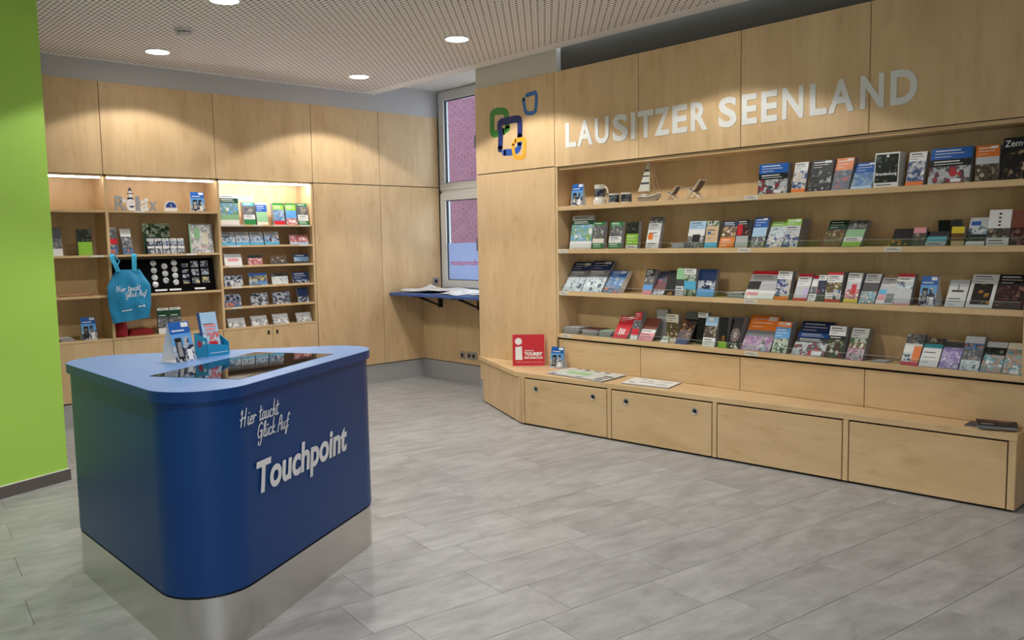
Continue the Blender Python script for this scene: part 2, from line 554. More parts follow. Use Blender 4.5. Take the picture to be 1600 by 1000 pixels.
# ceiling
ceiling = obj('ceiling', MB().box(-3.0, XS, -2.5, 7.60, ZC, ZC + 0.10), CEIL, kind='structure')
obj('niche_soffit', MB().box(XS - 0.3, 6.4, 5.7, 7.7, 3.15, 3.25), PAINT, ceiling)

# back wall: plaster behind, painted strip above, maple panels in front
wall_back = obj('wall_back', MB().box(-3.0, 6.2, YB + 0.34, YB + 0.44, 0, 3.25), PAINT, kind='structure')
obj('plaster_strip', MB().box(-3.0, 5.9, YB + 0.006, YB + 0.34, 2.865, 3.15), plain('shaded_wall_white', (192, 189, 188), 0.85, 0, 0.02, 30), wall_back)  # white wall, its colour greyed for the shade under the ceiling
obj('panel_backing', MB().box(-3.0, 5.9, YB + 0.019, YB + 0.03, 2.10, 2.865).box(4.31, 5.9, YB + 0.019, YB + 0.03, 0.2, 2.11), WD, wall_back)
G2 = 0.0025
for a, b in zip(SEAMS_B[:-1], SEAMS_B[1:]):
    obj('wood_panel', MB().box(a + G2, b - G2, YB, YB + 0.019, 2.102, 2.865), WV, wall_back, bev=0.001, seg=1)
    if a > 4.2 or b < 1.4:
        obj('wood_panel', MB().box(a + G2, b - G2, YB, YB + 0.019, 0.205, 2.094), WV, wall_back, bev=0.001, seg=1)
baseboard_back = obj('baseboard_back', MB().box(-3.0, XP + 0.02, YB + 0.014, YB + 0.03, 0, 0.196), ALU, kind='structure')
obj('shadow_gap', MB().box(-3.0, XP, YB + 0.02, YB + 0.03, 0.196, 0.206), WD, baseboard_back)

# niche wall below the window
wall_window = obj('wall_window', MB().box(XP + 0.02, XW + 0.12, 5.90, YB + 0.05, 0, 0.93), PAINT, kind='structure')
obj('wood_panel', MB().box(XP, XP + 0.019, 5.93, YB - 0.001, 0.205, 0.93), WV, wall_window)
obj('wall_jamb', MB().box(XW - 0.02, XW + 0.3, 5.6, 6.15, 0, 3.25), PAINT, wall_window)
obj('window_lintel', MB().box(XW + 0.07, XW + 0.3, 5.9, 7.7, 3.145, 3.25), PAINT, wall_window)
obj('reveal', MB().box(XW + 0.07, XW + 0.135, YB - 0.02, YB + 0.36, 0, 3.25), plain('outer_reveal', (196, 222, 232), 0.7), wall_window)
baseboard_window = obj('baseboard_window', MB().box(XP + 0.004, XP + 0.02, 5.93, YB + 0.014, 0, 0.196), ALU, kind='structure')
obj('shadow_gap', MB().box(XP + 0.01, XP + 0.02, 5.93, YB + 0.014, 0.196, 0.206), WD, baseboard_window)

# shelf wall
wall_right = obj('wall_right', MB().box(5.32, 5.60, -2.5, 5.90, 0, 3.25), PAINT, kind='structure')
bk = MB().box(XS + 0.019, XS + 0.03, -2.5, 5.92, 2.085, 2.855)
bk.box(XS + 0.019, XS + 0.03, 4.92, 5.92, 0.2, 2.09)
bk.box(XS + 0.019, XS + 0.03, -2.5, 1.40, 0.2, 2.09)
obj('panel_backing', bk, WD, wall_right)
obj('wood_panel', MB().box(XS, XS + 0.019, 4.926 + G2, 5.925, 2.096, 2.855), WV, wall_right, bev=0.001, seg=1)
obj('wood_panel', MB().box(XS, XS + 0.019, 4.926 + G2, 5.925, 0.205, 2.088), WV, wall_right, bev=0.001, seg=1)
for a, b in zip(SEAMS_R[:-1], SEAMS_R[1:]):
    obj('wood_panel', MB().box(XS, XS + 0.019, b + G2, a - G2, 2.088, 2.855), WV, wall_right, bev=0.001, seg=1)
    if a < 1.5:
        obj('wood_panel', MB().box(XS, XS + 0.019, b + G2, min(a, 1.39) - G2, 0.205, 2.082), WV, wall_right, bev=0.001, seg=1)
obj('return_panel', MB().box(XS + 0.019, XP + 0.03, 5.906, 5.925, 0.205, 2.855), WV, wall_right)
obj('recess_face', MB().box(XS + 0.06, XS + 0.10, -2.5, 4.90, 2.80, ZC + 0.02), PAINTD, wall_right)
obj('cream_upstand', MB().box(XS + 0.012, XS + 0.30, 4.905, 5.925, 2.855, 3.15), BEIGE, wall_right)
baseboard_right = obj('baseboard_right', MB().box(XS + 0.004, XS + 0.02, 5.80, 5.925, 0, 0.196).box(XS + 0.02, XP, 5.909, 5.925, 0, 0.196)
                      .box(XS + 0.004, XS + 0.02, -2.5, 1.39, 0, 0.196), ALU, kind='structure')
obj('shadow_gap', MB().box(XS + 0.01, XS + 0.02, 5.80, 5.92, 0.196, 0.206).box(XS + 0.01, XS + 0.02, -2.5, 1.39, 0.196, 0.206), WD, baseboard_right)

# lime green wall on the left, turned a little
gx, gy = 1.500, 5.846
ga = math.atan2(0.163, 0.438)
gd = Vector((-math.cos(ga), -math.sin(ga))); gn = Vector((-math.sin(ga), math.cos(ga)))
def gpt(s, t):
    p = Vector((gx, gy)) + gd * s + gn * t
    return (p.x, p.y)
wall_left = obj('wall_left', MB().prism([gpt(0.004, 0.012), gpt(4.6, 0.012), gpt(4.6, 0.30), gpt(0.004, 0.30)], 0, ZC), GREEN, kind='structure')
baseboard_left = obj('baseboard_left', MB().prism([gpt(-0.008, 0), gpt(4.6, 0), gpt(4.6, 0.0115), gpt(-0.008, 0.0115)], 0, 0.072), SKIRTD, kind='structure')
obj('edge_bead', MB().prism([gpt(-0.008, 0.0), gpt(4.6, 0.0), gpt(4.6, 0.0115), gpt(-0.008, 0.0115)], 0.0721, 0.0765), PAINT, baseboard_left)

# the rest of the room behind the camera
wall_side = obj('wall_side', MB().box(-3.1, -3.0, -2.6, 7.9, 0, 3.25), PAINT, kind='structure')
RW0, RW1, RZ0, RZ1 = -2.4, 0.6, 0.55, 2.65          # unseen window added behind the camera for fill daylight
wall_rear = obj('wall_rear', MB().box(-3.1, RW0, -2.6, -2.5, 0, 3.25).box(RW1, 5.4, -2.6, -2.5, 0, 3.25)
                .box(RW0, RW1, -2.6, -2.5, 0, RZ0).box(RW0, RW1, -2.6, -2.5, RZ1, 3.25), PAINT, kind='structure')
added_win = struct('added_window')
for k in range(5):
    xx = RW0 + (RW1 - RW0) * k / 4
    obj('mullion', MB().box(xx - 0.03, xx + 0.03, -2.58, -2.52, RZ0, RZ1), PVC, added_win)
for zz in (RZ0, RZ1 - 0.06):
    obj('frame_rail', MB().box(RW0, RW1, -2.58, -2.52, zz, zz + 0.06), PVC, added_win)
obj('pane', MB().box(RW0, RW1, -2.552, -2.548, RZ0, RZ1), GLASS, added_win)
pl = bpy.data.lights.new('added_window_portal', 'AREA'); pl.shape = 'RECTANGLE'; pl.size = RW1 - RW0; pl.size_y = RZ1 - RZ0
pl.cycles.is_portal = True
po = bpy.data.objects.new('added_window_portal', pl); COL.objects.link(po)
po.location = ((RW0 + RW1) / 2, -2.62, (RZ0 + RZ1) / 2); po.rotation_euler = (R(90), 0, 0)

# window
win = struct('window_1')
WY0, WY1, WZ0, WZ1, WZM = 6.15, YB - 0.012, 0.963, 3.140, 2.045
def wframe(y0, y1, z0, z1, t, x0, x1):
    return (MB().box(x0, x1, y0, y1, z0, z0 + t).box(x0, x1, y0, y1, z1 - t, z1)
            .box(x0, x1, y0, y0 + t, z0 + t, z1 - t).box(x0, x1, y1 - t, y1, z0 + t, z1 - t))
obj('outer_frame', wframe(WY0, WY1, WZ0, WZ1, 0.028, XW, XW + 0.07).box(XW, XW + 0.07, WY0, WY1, WZM - 0.018, WZM + 0.018), PVC, win)
yr = 6.80                                # sash ends here, fixed mullion beyond
obj('mullion', MB().box(XW - 0.002, XW + 0.07, yr - 0.05, yr, WZ0, WZ1), PVC, win)
FILM_Z = 1.478
for z0, z1 in ((WZM + 0.018, WZ1 - 0.026), (WZ0 + 0.026, WZM - 0.018)):
    s = obj('sash', wframe(yr, WY1 - 0.026, z0, z1, 0.078, XW - 0.012, XW + 0.05), PVC, win, bev=0.004, seg=2)
    obj('gasket', wframe(yr + 0.075, WY1 - 0.101, z0 + 0.075, z1 - 0.075, 0.010, XW + 0.006, XW + 0.03), GASK, s)
    obj('pane', MB().box(XW + 0.016, XW + 0.020, yr + 0.078, WY1 - 0.104, z0 + 0.078, z1 - 0.078), GLASS, s)
    hz = (z0 + z1) / 2 - 0.02
    h = MB().box(XW - 0.022, XW - 0.012, yr + 0.022, yr + 0.054, hz - 0.06, hz + 0.06)
    h.tube([(XW - 0.02, yr + 0.038, hz + 0.03), (XW - 0.055, yr + 0.038, hz + 0.028), (XW - 0.062, yr + 0.038, hz + 0.01), (XW - 0.060, yr + 0.038, hz - 0.10)], 0.009, 8)
    obj('window_handle', h, plain('handle_grey', (120, 118, 114), 0.35, 0.7), s)
film = obj('frosted_film', MB().box(XW + 0.0135, XW + 0.0150, yr + 0.086, WY1 - 0.112, WZ0 + 0.112, FILM_Z), FROST, win)
im = fit_text('Information', 0.0, 0.50, 0.058, bold=0.001, extrude=0.0004)
lettering('film_lettering', im, plain('red_print', (206, 96, 140), 0.6), win,
          frame_mat((XW + 0.0128, 6.88, 1.235), (0, 1, 0), (0, 0, 1)))

# brick house across the street
brick_red = plain('brick_red', (136, 88, 104), 0.85, 0, 0.2, 3)
out = obj('wall_outside', MB().box(14.0, 14.3, 8.0, 28.0, -0.5, 9.0), plain('mortar', (166, 136, 150), 0.9, 0, 0.05, 30), kind='structure')
rnd = random.Random(5)
bmn = MB()
for r_ in range(-1, 84):
    z0 = r_ * 0.0775
    for c_ in range(0, 26):
        y0 = 14.2 + c_ * 0.25 + (0.125 if r_ % 2 else 0) + rnd.uniform(-.01, .01)
        ln = 0.235
        d = rnd.uniform(0.006, 0.016)
        bmn.box(14.0 - d, 14.01, y0, y0 + ln, z0, z0 + 0.065)
obj('brickwork', bmn, brick_red, out, kind='stuff')
obj('added_facade', MB().box(6.0, 6.25, -3.0, 18.0, 3.26, 9.0).box(6.0, 6.25, 7.95, 18.0, -0.4, 3.26), plain('added_facade_render', (190, 186, 180), 0.9, 0, 0.05, 5), out)  # unseen facade, added to keep part of the sky light off the bricks
obj('pavement', MB().box(6.3, 14.0, 0.0, 28.0, -0.6, -0.4), plain('pavement_grey', (150, 150, 150), 0.9, 0, 0.1, 10), out)

# ------------------------------------------------------------------ ceiling fittings
DIFF = emit('lamp_diffuser', (255, 250, 242), 14.0)
LAMPS = [(2.614, 6.929, 'round ceiling downlight nearest the green wall, above the back shelves'),
         (4.41, 6.812, 'round ceiling downlight close to the window niche, above plain panels'),
         (2.414, 5.247, 'round ceiling downlight cut by the top edge of the photo'),
         (4.207, 5.123, 'round ceiling downlight nearest the logo wall'),
         (0.70, 3.45, 'ceiling downlight out of view left of the kiosk'),
         (2.45, 3.35, 'ceiling downlight out of view above the kiosk'),
         (4.10, 3.25, 'ceiling downlight out of view before the wall shelves'),
         (0.75, 1.60, 'ceiling downlight out of view left of the camera'),
         (2.50, 1.50, 'ceiling downlight out of view right of the camera'),
         (0.75, -0.6, 'ceiling downlight out of view behind the camera')]
ring_me = MB().lathe([(0.098, -0.001), (0.104, -0.003), (0.100, -0.008), (0.088, -0.009), (0.085, -0.002), (0.085, 0.0)], 40, caps=False).mesh('trim_ring', [plain('lamp_ring_white', (226, 224, 220), 0.4)], smooth=40)
disc_me = MB().lathe([(0.085, -0.0055), (0.085, -0.0015)], 40).mesh('diffuser', [DIFF])
for x, y, lb in LAMPS:
    t = thing('ceiling_downlight', lb, 'ceiling lamp', (x, y, ZC), 0, 'round ceiling downlights')
    obj('trim_ring', ring_me, [], t); obj('diffuser', disc_me, [], t)
    ld = bpy.data.lights.new('lamp_light', 'SPOT')
    ld.energy = LAMP_W * LAMP_K.get((x, y), 1.0); ld.color = LAMP_COL; ld.shadow_soft_size = 0.07
    ld.spot_size = R(LAMP_CONE); ld.spot_blend = 0.13
    lo = bpy.data.objects.new('lamp_light', ld); COL.objects.link(lo); lo.parent = t; lo.location = (0, 0, -0.012)

t = thing('smoke_detector', 'small white smoke detector on the perforated ceiling', 'smoke detector', (2.513, 6.133, ZC))
wm = plain('detector_white', (212, 206, 200), 0.5)
obj('base_plate', MB().lathe([(0.060, -0.018), (0.066, -0.012), (0.066, 0.0)], 32), wm, t, smooth=40)
obj('vent_ring', MB().lathe([(0.044, -0.030), (0.044, -0.016)], 32), BLK, t)
obj('sensor_head', MB().lathe([(0.030, -0.056), (0.050, -0.048), (0.053, -0.026), (0.046, -0.025)], 32), wm, t, smooth=40)
for k in range(8):
    a = k * math.pi / 4
    obj('vent_rib', MB().box(-0.003, 0.003, 0.043, 0.048, -0.030, -0.012), wm, t, rot=(0, 0, a))

# ================================================================== BUILT-IN FURNITURE
# ---- wall shelf (right)
ws = thing('wall_shelf', 'long built-in maple wall shelf with four boards full of brochures', 'shelf', (XS, 0, 0))
XB = 0.235
obj('back_panel', MB().box(XB, XB + 0.012, Y_SH1 - 0.02, Y_SH0 + 0.02, 0.66, 2.09), WV, ws)
for y in (Y_SH0, Y_SH1 - 0.022):
    obj('side_panel', MB().box(0.0, XB, y, y + 0.022, 0.672, 2.084), WV, ws)
obj('top_panel', MB().box(0.021, XB, Y_SH1, Y_SH0, 2.062, 2.084), WH, ws)
SH_Z = [1.762, 1.410, 1.062, 0.706]
shelves = []
for z in SH_Z:
    shelves.append(obj('shelf_board', MB().box(0.0, XB - 0.001, Y_SH1 + 0.001, Y_SH0 - 0.001, z - 0.035, z), WH, ws, bev=0.0012, seg=1))
obj('shadow_gap', MB().box(0.03, 0.05, Y_SH1, 5.0, 0.62, 0.672), WD, ws)
for a, b in zip([4.92] + SEAMS_R[1:4], SEAMS_R[1:4] + [1.418]):
    obj('lower_panel', MB().box(0.014, 0.03, b + G2, a - G2, 0.424, 0.655), WH, ws, bev=0.001, seg=1)
obj('panel_backing', MB().box(0.0305, 0.05, 1.42, 4.92, 0.424, 0.66), WD, ws)
TAGM = plain('price_tag_card', (222, 218, 208), 0.5)
PRN = plain('grey_print', (120, 116, 110), 0.6)
for si, ys in ((0, [3.09]), (1, [4.84, 3.14, 2.14]), (2, [4.84, 3.09]), (3, [4.82, 3.08])):
    for y in ys:
        tg = obj('shelf_tag', MB().box(-0.0022, -0.0002, y - 0.05, y + 0.05, SH_Z[si] - 0.031, SH_Z[si] - 0.004), TAGM, ws)
        obj('tag_print', MB().box(-0.0026, -0.0022, y - 0.02, y + 0.04, SH_Z[si] - 0.013, SH_Z[si] - 0.010)
            .box(-0.0026, -0.0022, y - 0.038, y + 0.04, SH_Z[si] - 0.022, SH_Z[si] - 0.018), PRN, tg)
for z, a, b in ((SH_Z[1], 3.72, 4.88), (SH_Z[1], 2.60, 3.70), (SH_Z[1], 1.46, 2.58), (SH_Z[2], 3.12, 4.88), (SH_Z[2], 1.46, 3.10), (SH_Z[3], 3.20, 4.88), (SH_Z[3], 1.46, 3.18)):
    lp = obj('acrylic_lip', MB().box(0.006, 0.009, a, b, z + 0.0005, z + 0.042), ACRYL, ws)
    obj('lip_edge', MB().box(0.006, 0.009, a, b, z + 0.042, z + 0.0432), plain('acrylic_edge', (214, 220, 218), 0.3), lp)

# ---- bench
P0 = Vector((4.62, 4.905)); P1 = Vector((4.879, 1.40))
bd = (P1 - P0).normalized(); bn = Vector((bd.y, -bd.x))      # bn points into the room (towards -x)
if bn.x > 0: bn = -bn
def bp(s, t):
    p = P0 + bd * s + bn * t
    return (p.x, p.y)
be = thing('bench', 'long low maple bench with four drawer fronts under the wall shelf', 'bench', (0, 0, 0))
top_poly = [(4.629, 4.982), (4.876, 1.393), (5.073, 1.393), (5.073, 4.92), (5.058, 4.93), (5.058, 5.948)]
obj('seat_board', MB().prism(top_poly, 0.386, 0.423), WH, be, bev=0.0015, seg=1)
obj('carcass', MB().prism([bp(0.03, -0.022), bp(3.50, -0.022), (5.07, 1.42), (5.07, 4.95), (5.05, 5.80)], 0.014, 0.385), WD, be)
obj('recessed_plinth', MB().prism([bp(0.02, -0.02), bp(3.49, -0.02), (5.05, 1.42), (5.05, 5.80)], 0.0, 0.0145), WD, be)
obj('end_panel', MB().prism([(4.618, 4.915), (4.640, 4.905), (5.056, 5.86), (5.056, 5.882), (5.046, 5.875)], 0.014, 0.385), WV, be)
for a, b in ((0.0, 0.026), (0.858, 0.892), (1.730, 1.760), (2.605, 2.636), (3.480, 3.516)):
    obj('post', MB().prism([bp(a, 0), bp(b, 0), bp(b, -0.02), bp(a, -0.02)], 0.014, 0.385), WV, be)
sp = MB().prism([bp(3.497, -0.02), bp(3.516, -0.02), (5.068, 1.402), (5.068, 1.42)], 0.014, 0.385)
obj('side_panel', sp, WV, be)
RING = plain('grommet_metal', (176, 172, 164), 0.35, 0.5)
ang = math.atan2(bd.y, bd.x)
for i, (a, b) in enumerate(((0.034, 0.850), (0.899, 1.722), (1.767, 2.598), (2.643, 3.473))):
    d = obj('drawer', MB().prism([bp(a, 0), bp(b, 0), bp(b, -0.019), bp(a, -0.019)], 0.015, 0.3755), WH, be, bev=0.001, seg=1)
    for s in ([], [])[0] if i > 1 else ((0.155, 0.725), (1.027, 1.595))[i]:
        q = P0 + bd * s + bn * 0.0005
        mtx = frame_mat((q.x, q.y, 0.307), (bd.x, bd.y, 0), (0, 0, 1))
        g = MB().lathe([(0.025, 0.0), (0.025, 0.003), (0.0205, 0.0045), (0.0150, 0.001)], 28, caps=False)
        go = obj('grommet', g, RING, d, smooth=40); go.matrix_local = mtx
        go2 = obj('finger_hole', MB().lathe([(0.0150, -0.0005), (0.0150, 0.0006)], 24), BLK, d); go2.matrix_local = mtx
    
# ---- built-in shelf units on the back wall
def shelf_module(name, label, x0, x1, zs, led, side_r):
    t = thing(name, label, 'shelf unit', (0, YB, 0))
    D = 0.285
    obj('back_panel', MB().box(x0, x1, D, D + 0.012, 0.70, 2.10), WV, t)
    obj('side_panel', MB().box(x0, x0 + 0.024, 0.0, D, 0.72, 2.084), WV, t)
    if side_r:
        obj('side_panel', MB().box(x1 - 0.024, x1, 0.0, D, 0.72, 2.084), WV, t)
    xa, xb = x0 + 0.025, (x1 - 0.025 if side_r else x1 - 0.001)
    obj('top_panel', MB().box(xa, xb, 0.01, D, 2.082, 2.098), WX, t)
    for z in zs:
        obj('shelf_board', MB().box(xa, xb, 0.002, D - 0.001, z - 0.019, z), WX, t, bev=0.001, seg=1)
    obj('base_board', MB().box(x0 + 0.001, x1 - 0.001, 0.0, D, 0.700, 0.719), WX, t, bev=0.001, seg=1)
    xm = (x0 + x1) / 2
    for a, b, hx in ((x0, xm, xm - 0.045), (xm, x1, xm + 0.045)):
        dd = obj('cabinet_door', MB().box(a + 0.002, b - 0.002, 0.0, 0.019, 0.207, 0.697), WX if False else WV, t, bev=0.001, seg=1)
        obj('door_pull', MB().box(hx - 0.009, hx + 0.009, -0.008, 0.0, 0.632, 0.670), BLK, dd, bev=0.002)
    obj('carcass', MB().box(x0 + 0.003, x1 - 0.003, 0.02, D, 0.2, 0.699), WD, t)
    l = obj('led_strip', MB().box(xa + 0.005, xb - 0.02, 0.012, 0.030, 2.068, 2.0815), emit('led_' + name, (248, 250, 255), led), t)
    return t
m1 = shelf_module('wall_shelf', 'back wall shelf unit beside the green wall, partly hidden', 1.37, 2.339, [1.802, 1.428, 1.088], LED_E, False)
m2 = shelf_module('wall_shelf', 'middle back wall shelf unit holding the black badge board', 2.339, 3.313, [1.802, 1.427, 1.084], LED_E, False)
m3 = shelf_module('wall_shelf', 'back wall shelf unit with six boards of postcards', 3.313, 4.300, [1.684, 1.492, 1.304, 1.108, 0.915], LED_E * 4.5, True)
for m in (m1, m2, m3):
    m['group'] = 'shelf units in the back wall'
for m, lst in ((m1, [(2.25, 1.428, .11)]), (m2, [(2.62, 1.802, .09), (3.05, 1.427, .10)]), (m3, [(3.46, 1.304, .13), (3.46, 1.108, .10), (3.46, .915, .10), (3.46, 1.492, .12), (4.17, 1.492, .09), (3.45, 1.684, .22), (3.7, 1.684, .10), (3.93, 1.684, .12), (4.2, 1.684, .10)])):
    for x, z, w_ in lst:
        obj('shelf_tag', MB().box(x - w_ / 2, x + w_ / 2, -0.0018, 0.0016, z - 0.017, z - 0.001), TAGM, m)
obj('riser', MB().box(3.36, 4.27, 0.19, 0.20, 1.685, 1.90), WX, m3)
sgn = obj('shelf_sign', MB().box(3.60, 3.80, 0.2835, 0.2848, 1.925, 1.965), plain('pale_blue_card', (206, 218, 240), 0.5), m3)
obj('sign_print', MB().box(3.63, 3.70, 0.2828, 0.2835, 1.941, 1.948).box(3.71, 3.785, 0.2828, 0.2835, 1.941, 1.948), plain('blue_grey_print', (96, 110, 150), 0.6), sgn)
sg2 = obj('shelf_sign', MB().box(3.43, 3.58, 0.2835, 0.2848, 0.846, 0.862), TAGM, m3)

# ---- blue wall table under the window
tb = thing('wall_table', 'blue wall-mounted table board below the window', 'table', (0, 0, 0))
obj('table_top', MB().box(5.172, XW - 0.003, 5.94, YB - 0.003, 0.931, 0.961), TABB, tb, bev=0.004)
for y in (7.20, 6.55):
    b = MB().box(XP - 0.045, XP, y - 0.014, y + 0.014, 0.79, 0.925)
    b.hexa([(XP - 0.03, y - 0.012, 0.80), (XP, y - 0.012, 0.80), (XP, y + 0.012, 0.80), (XP - 0.03, y + 0.012, 0.80),
            (XP - 0.33, y - 0.012, 0.915), (XP - 0.30, y - 0.012, 0.93), (XP - 0.30, y + 0.012, 0.93), (XP - 0.33, y + 0.012, 0.915)])
    b.box(XP - 0.38, XP - 0.02, y - 0.012, y + 0.012, 0.915, 0.9305)
    obj('bracket', b, BLK, tb)

# ---- sockets
def socket(name, label, origin, xdir, nrm, n=1):
    t = thing(name, label, 'socket', origin)
    mw = frame_mat((0, 0, 0), xdir, (0, 0, 1))
    sil = plain('socket_silver', (168, 164, 158), 0.4, 0.4)
    p = obj('cover_plate', MB().box(-0.041 * n, 0.041 * n, -0.041, 0.041, 0.0005, 0.009), sil, t, bev=0.002); p.matrix_local = mw
    for k in range(n):
        cx = -0.0355 * (n - 1) + 0.071 * k
        i_ = obj('socket_insert', MB().lathe([(0.021, 0.009), (0.021, 0.0105)], 24, (cx, 0, 0)), BLK, t); i_.matrix_local = mw
    return t
socket('power_socket', 'single socket on the back panel beside the window sill', (5.805, YB, 1.055), (1, 0, 0), None)
socket('power_socket', 'single socket plate low on the niche panel, left of the double one', (XP, 6.866, 0.295), (0, -1, 0), None)
socket('power_socket', 'double socket plate low on the niche panel', (XP, 6.715, 0.298), (0, -1, 0), None, 2)

# ================================================================== KIOSK
KV = [Vector((1.0626, 2.744)), Vector((2.4895, 3.5935)), Vector((1.0626, 4.443))]
KC = (KV[0] + KV[1] + KV[2]) / 3
def round_tri(inset, r, seg=14):
    """rounded triangle: sides moved in by inset, corner radius r"""
    pts = []
    inr = (KV[0] - KV[1]).length / (2 * math.sqrt(3))
    for i in range(3):
        d = (KV[i] - KC).normalized()
        c = KC + d * (2 * (inr - inset - r))
        a0 = math.atan2(d.y, d.x)
        for k in range(seg + 1):
            a = a0 - R(60) + R(120) * k / seg
            pts.append((c.x + r * math.cos(a), c.y + r * math.sin(a)))
    return pts
ki = thing('touch_kiosk', 'dark blue rounded triangular information kiosk with steel foot', 'kiosk', (0, 0, 0))
obj('steel_foot', MB().prism(round_tri(0.016, 0.19), 0, 0.196), STEEL, ki, smooth=40)
obj('shadow_joint', MB().prism(round_tri(0.026, 0.18), 0.196, 0.206), BLK, ki)
obj('body', MB().prism(round_tri(0.014, 0.19), 0.206, 0.926), NAVY, ki, smooth=40)
obj('top_board', MB().prism(round_tri(0.0, 0.202, 20), 0.926, 0.9645), NAVY, ki, bev=0.0, smooth=40)
obj('top_surface', MB().prism(round_tri(0.002, 0.200, 20), 0.9645, 0.966), TOPB, ki, smooth=40)
kx = Vector((math.cos(R(30.8)), math.sin(R(30.8)), 0)); ky = Vector((-kx.y, kx.x, 0))
sc_ = obj('touch_screen', MB().box(-0.368, 0.368, -0.207, 0.207, 0, 0.0012), SCREEN, ki, loc=(1.615, 3.439, 0.966), rot=(0, 0, R(30.8)))
fr = MB()
for a in ((-0.370, 0.370, 0.2072, 0.2095), (-0.370, 0.370, -0.2095, -0.2072), (-0.3705, -0.3682, -0.2072, 0.2072), (0.3682, 0.3705, -0.2072, 0.2072)):
    fr.box(*a, 0, 0.0014)
obj('screen_edge', fr, BLK, sc_)
# lettering on the right front side
kd = Vector((math.cos(R(30.77)), math.sin(R(30.77)), 0))
kd = Vector((KV[1].x - KV[0].x, KV[1].y - KV[0].y, 0)).normalized()
kn = Vector((kd.y, -kd.x, 0))
def kface(s, z, off=-0.0135):
    p = Vector((KV[0].x, KV[0].y, 0)) + kd * s + kn * off
    return (p.x, p.y, z)
lettering('lettering', fit_text('Touchpoint', 0.0, 0.725, 0.115, bold=0.0048, shear=0.16, extrude=0.0006), WHITEP, ki, frame_mat(kface(0.405, 0.538), kd, (0, 0, 1)))
hw = handwriting([('Hier taucht', 0.0, 0.0), ('Glück Auf', 0.105, -0.068)], 0.058, 0.0048)
ho = obj('slogan', hw, WHITEP, ki); ho.matrix_local = frame_mat(kface(0.314, 0.814), kd, (0, 0, 1))

# ================================================================== SIGNS ON THE WALLS
hd = thing('wall_lettering', 'large pale capital letters LAUSITZER SEENLAND above the wall shelf', 'lettering', (XS, 3.4, 2.24))
HDR = [('L', 4.797, 4.678), ('A', 4.668, 4.503), ('U', 4.480, 4.337), ('S', 4.298, 4.147), ('I', 4.118, 4.076), ('T', 4.050, 3.907), ('Z', 3.897, 3.760), ('E', 3.736, 3.608), ('R', 3.577, 3.436),
       ('S', 3.348, 3.204), ('E', 3.166, 3.052), ('E', 3.021, 2.903), ('N', 2.870, 2.722), ('L', 2.680, 2.565), ('A', 2.558, 2.393), ('N', 2.356, 2.214), ('D', 2.176, 2.024)]
for ch, ya, yb in HDR:
    me = fit_text(ch, 0.0, ya - yb, 0.182, bold=0.0085, extrude=0.002)
    lettering('letter', me, SIGNW, hd, frame_mat((-0.0022, ya - 3.4, 0.0), (0, -1, 0), (0, 0, 1)))
lg = thing('wall_logo', 'logo of four overlapping open squares in green, navy, orange and blue', 'logo', (XS, 5.42, 2.2))
LOGO = {
 'green': ((58, 138, 50), .062, 0, [(5.495, 2.463), (5.502, 2.535), (5.517, 2.605), (5.6, 2.626), (5.685, 2.618), (5.695, 2.557), (5.69, 2.445), (5.622, 2.438), (5.537, 2.445)]),
 'navy': ((22, 40, 104), .062, 1, [(5.595, 2.296), (5.585, 2.423), (5.594, 2.518), (5.502, 2.53), (5.371, 2.531), (5.337, 2.505), (5.34, 2.376)]),
 'azure': ((32, 78, 160), .056, 1, [(5.341, 2.327), (5.362, 2.274), (5.427, 2.258), (5.543, 2.261)]),
 'orange': ((240, 168, 36), .036, 2, [(5.422, 2.324), (5.426, 2.286), (5.408, 2.221), (5.379, 2.205), (5.299, 2.204), (5.282, 2.272), (5.283, 2.348), (5.327, 2.353), (5.4, 2.349)]),
 'blue': ((48, 110, 172), .036, 0, [(5.285, 2.687), (5.276, 2.627), (5.259, 2.576), (5.212, 2.56), (5.15, 2.568), (5.133, 2.64), (5.134, 2.714), (5.177, 2.72), (5.248, 2.714)]),
}
for nme, (rgb, wd, lay, pts) in LOGO.items():
    o = obj(nme + '_square', ribbon([(5.42 - y, z - 2.2) for y, z in pts], wd, 0.0009), plain('logo_' + nme, rgb, 0.5), lg)
    o.matrix_local = frame_mat((-0.0005 - 0.0011 * lay, 0, 0), (0, -1, 0), (0, 0, 1))

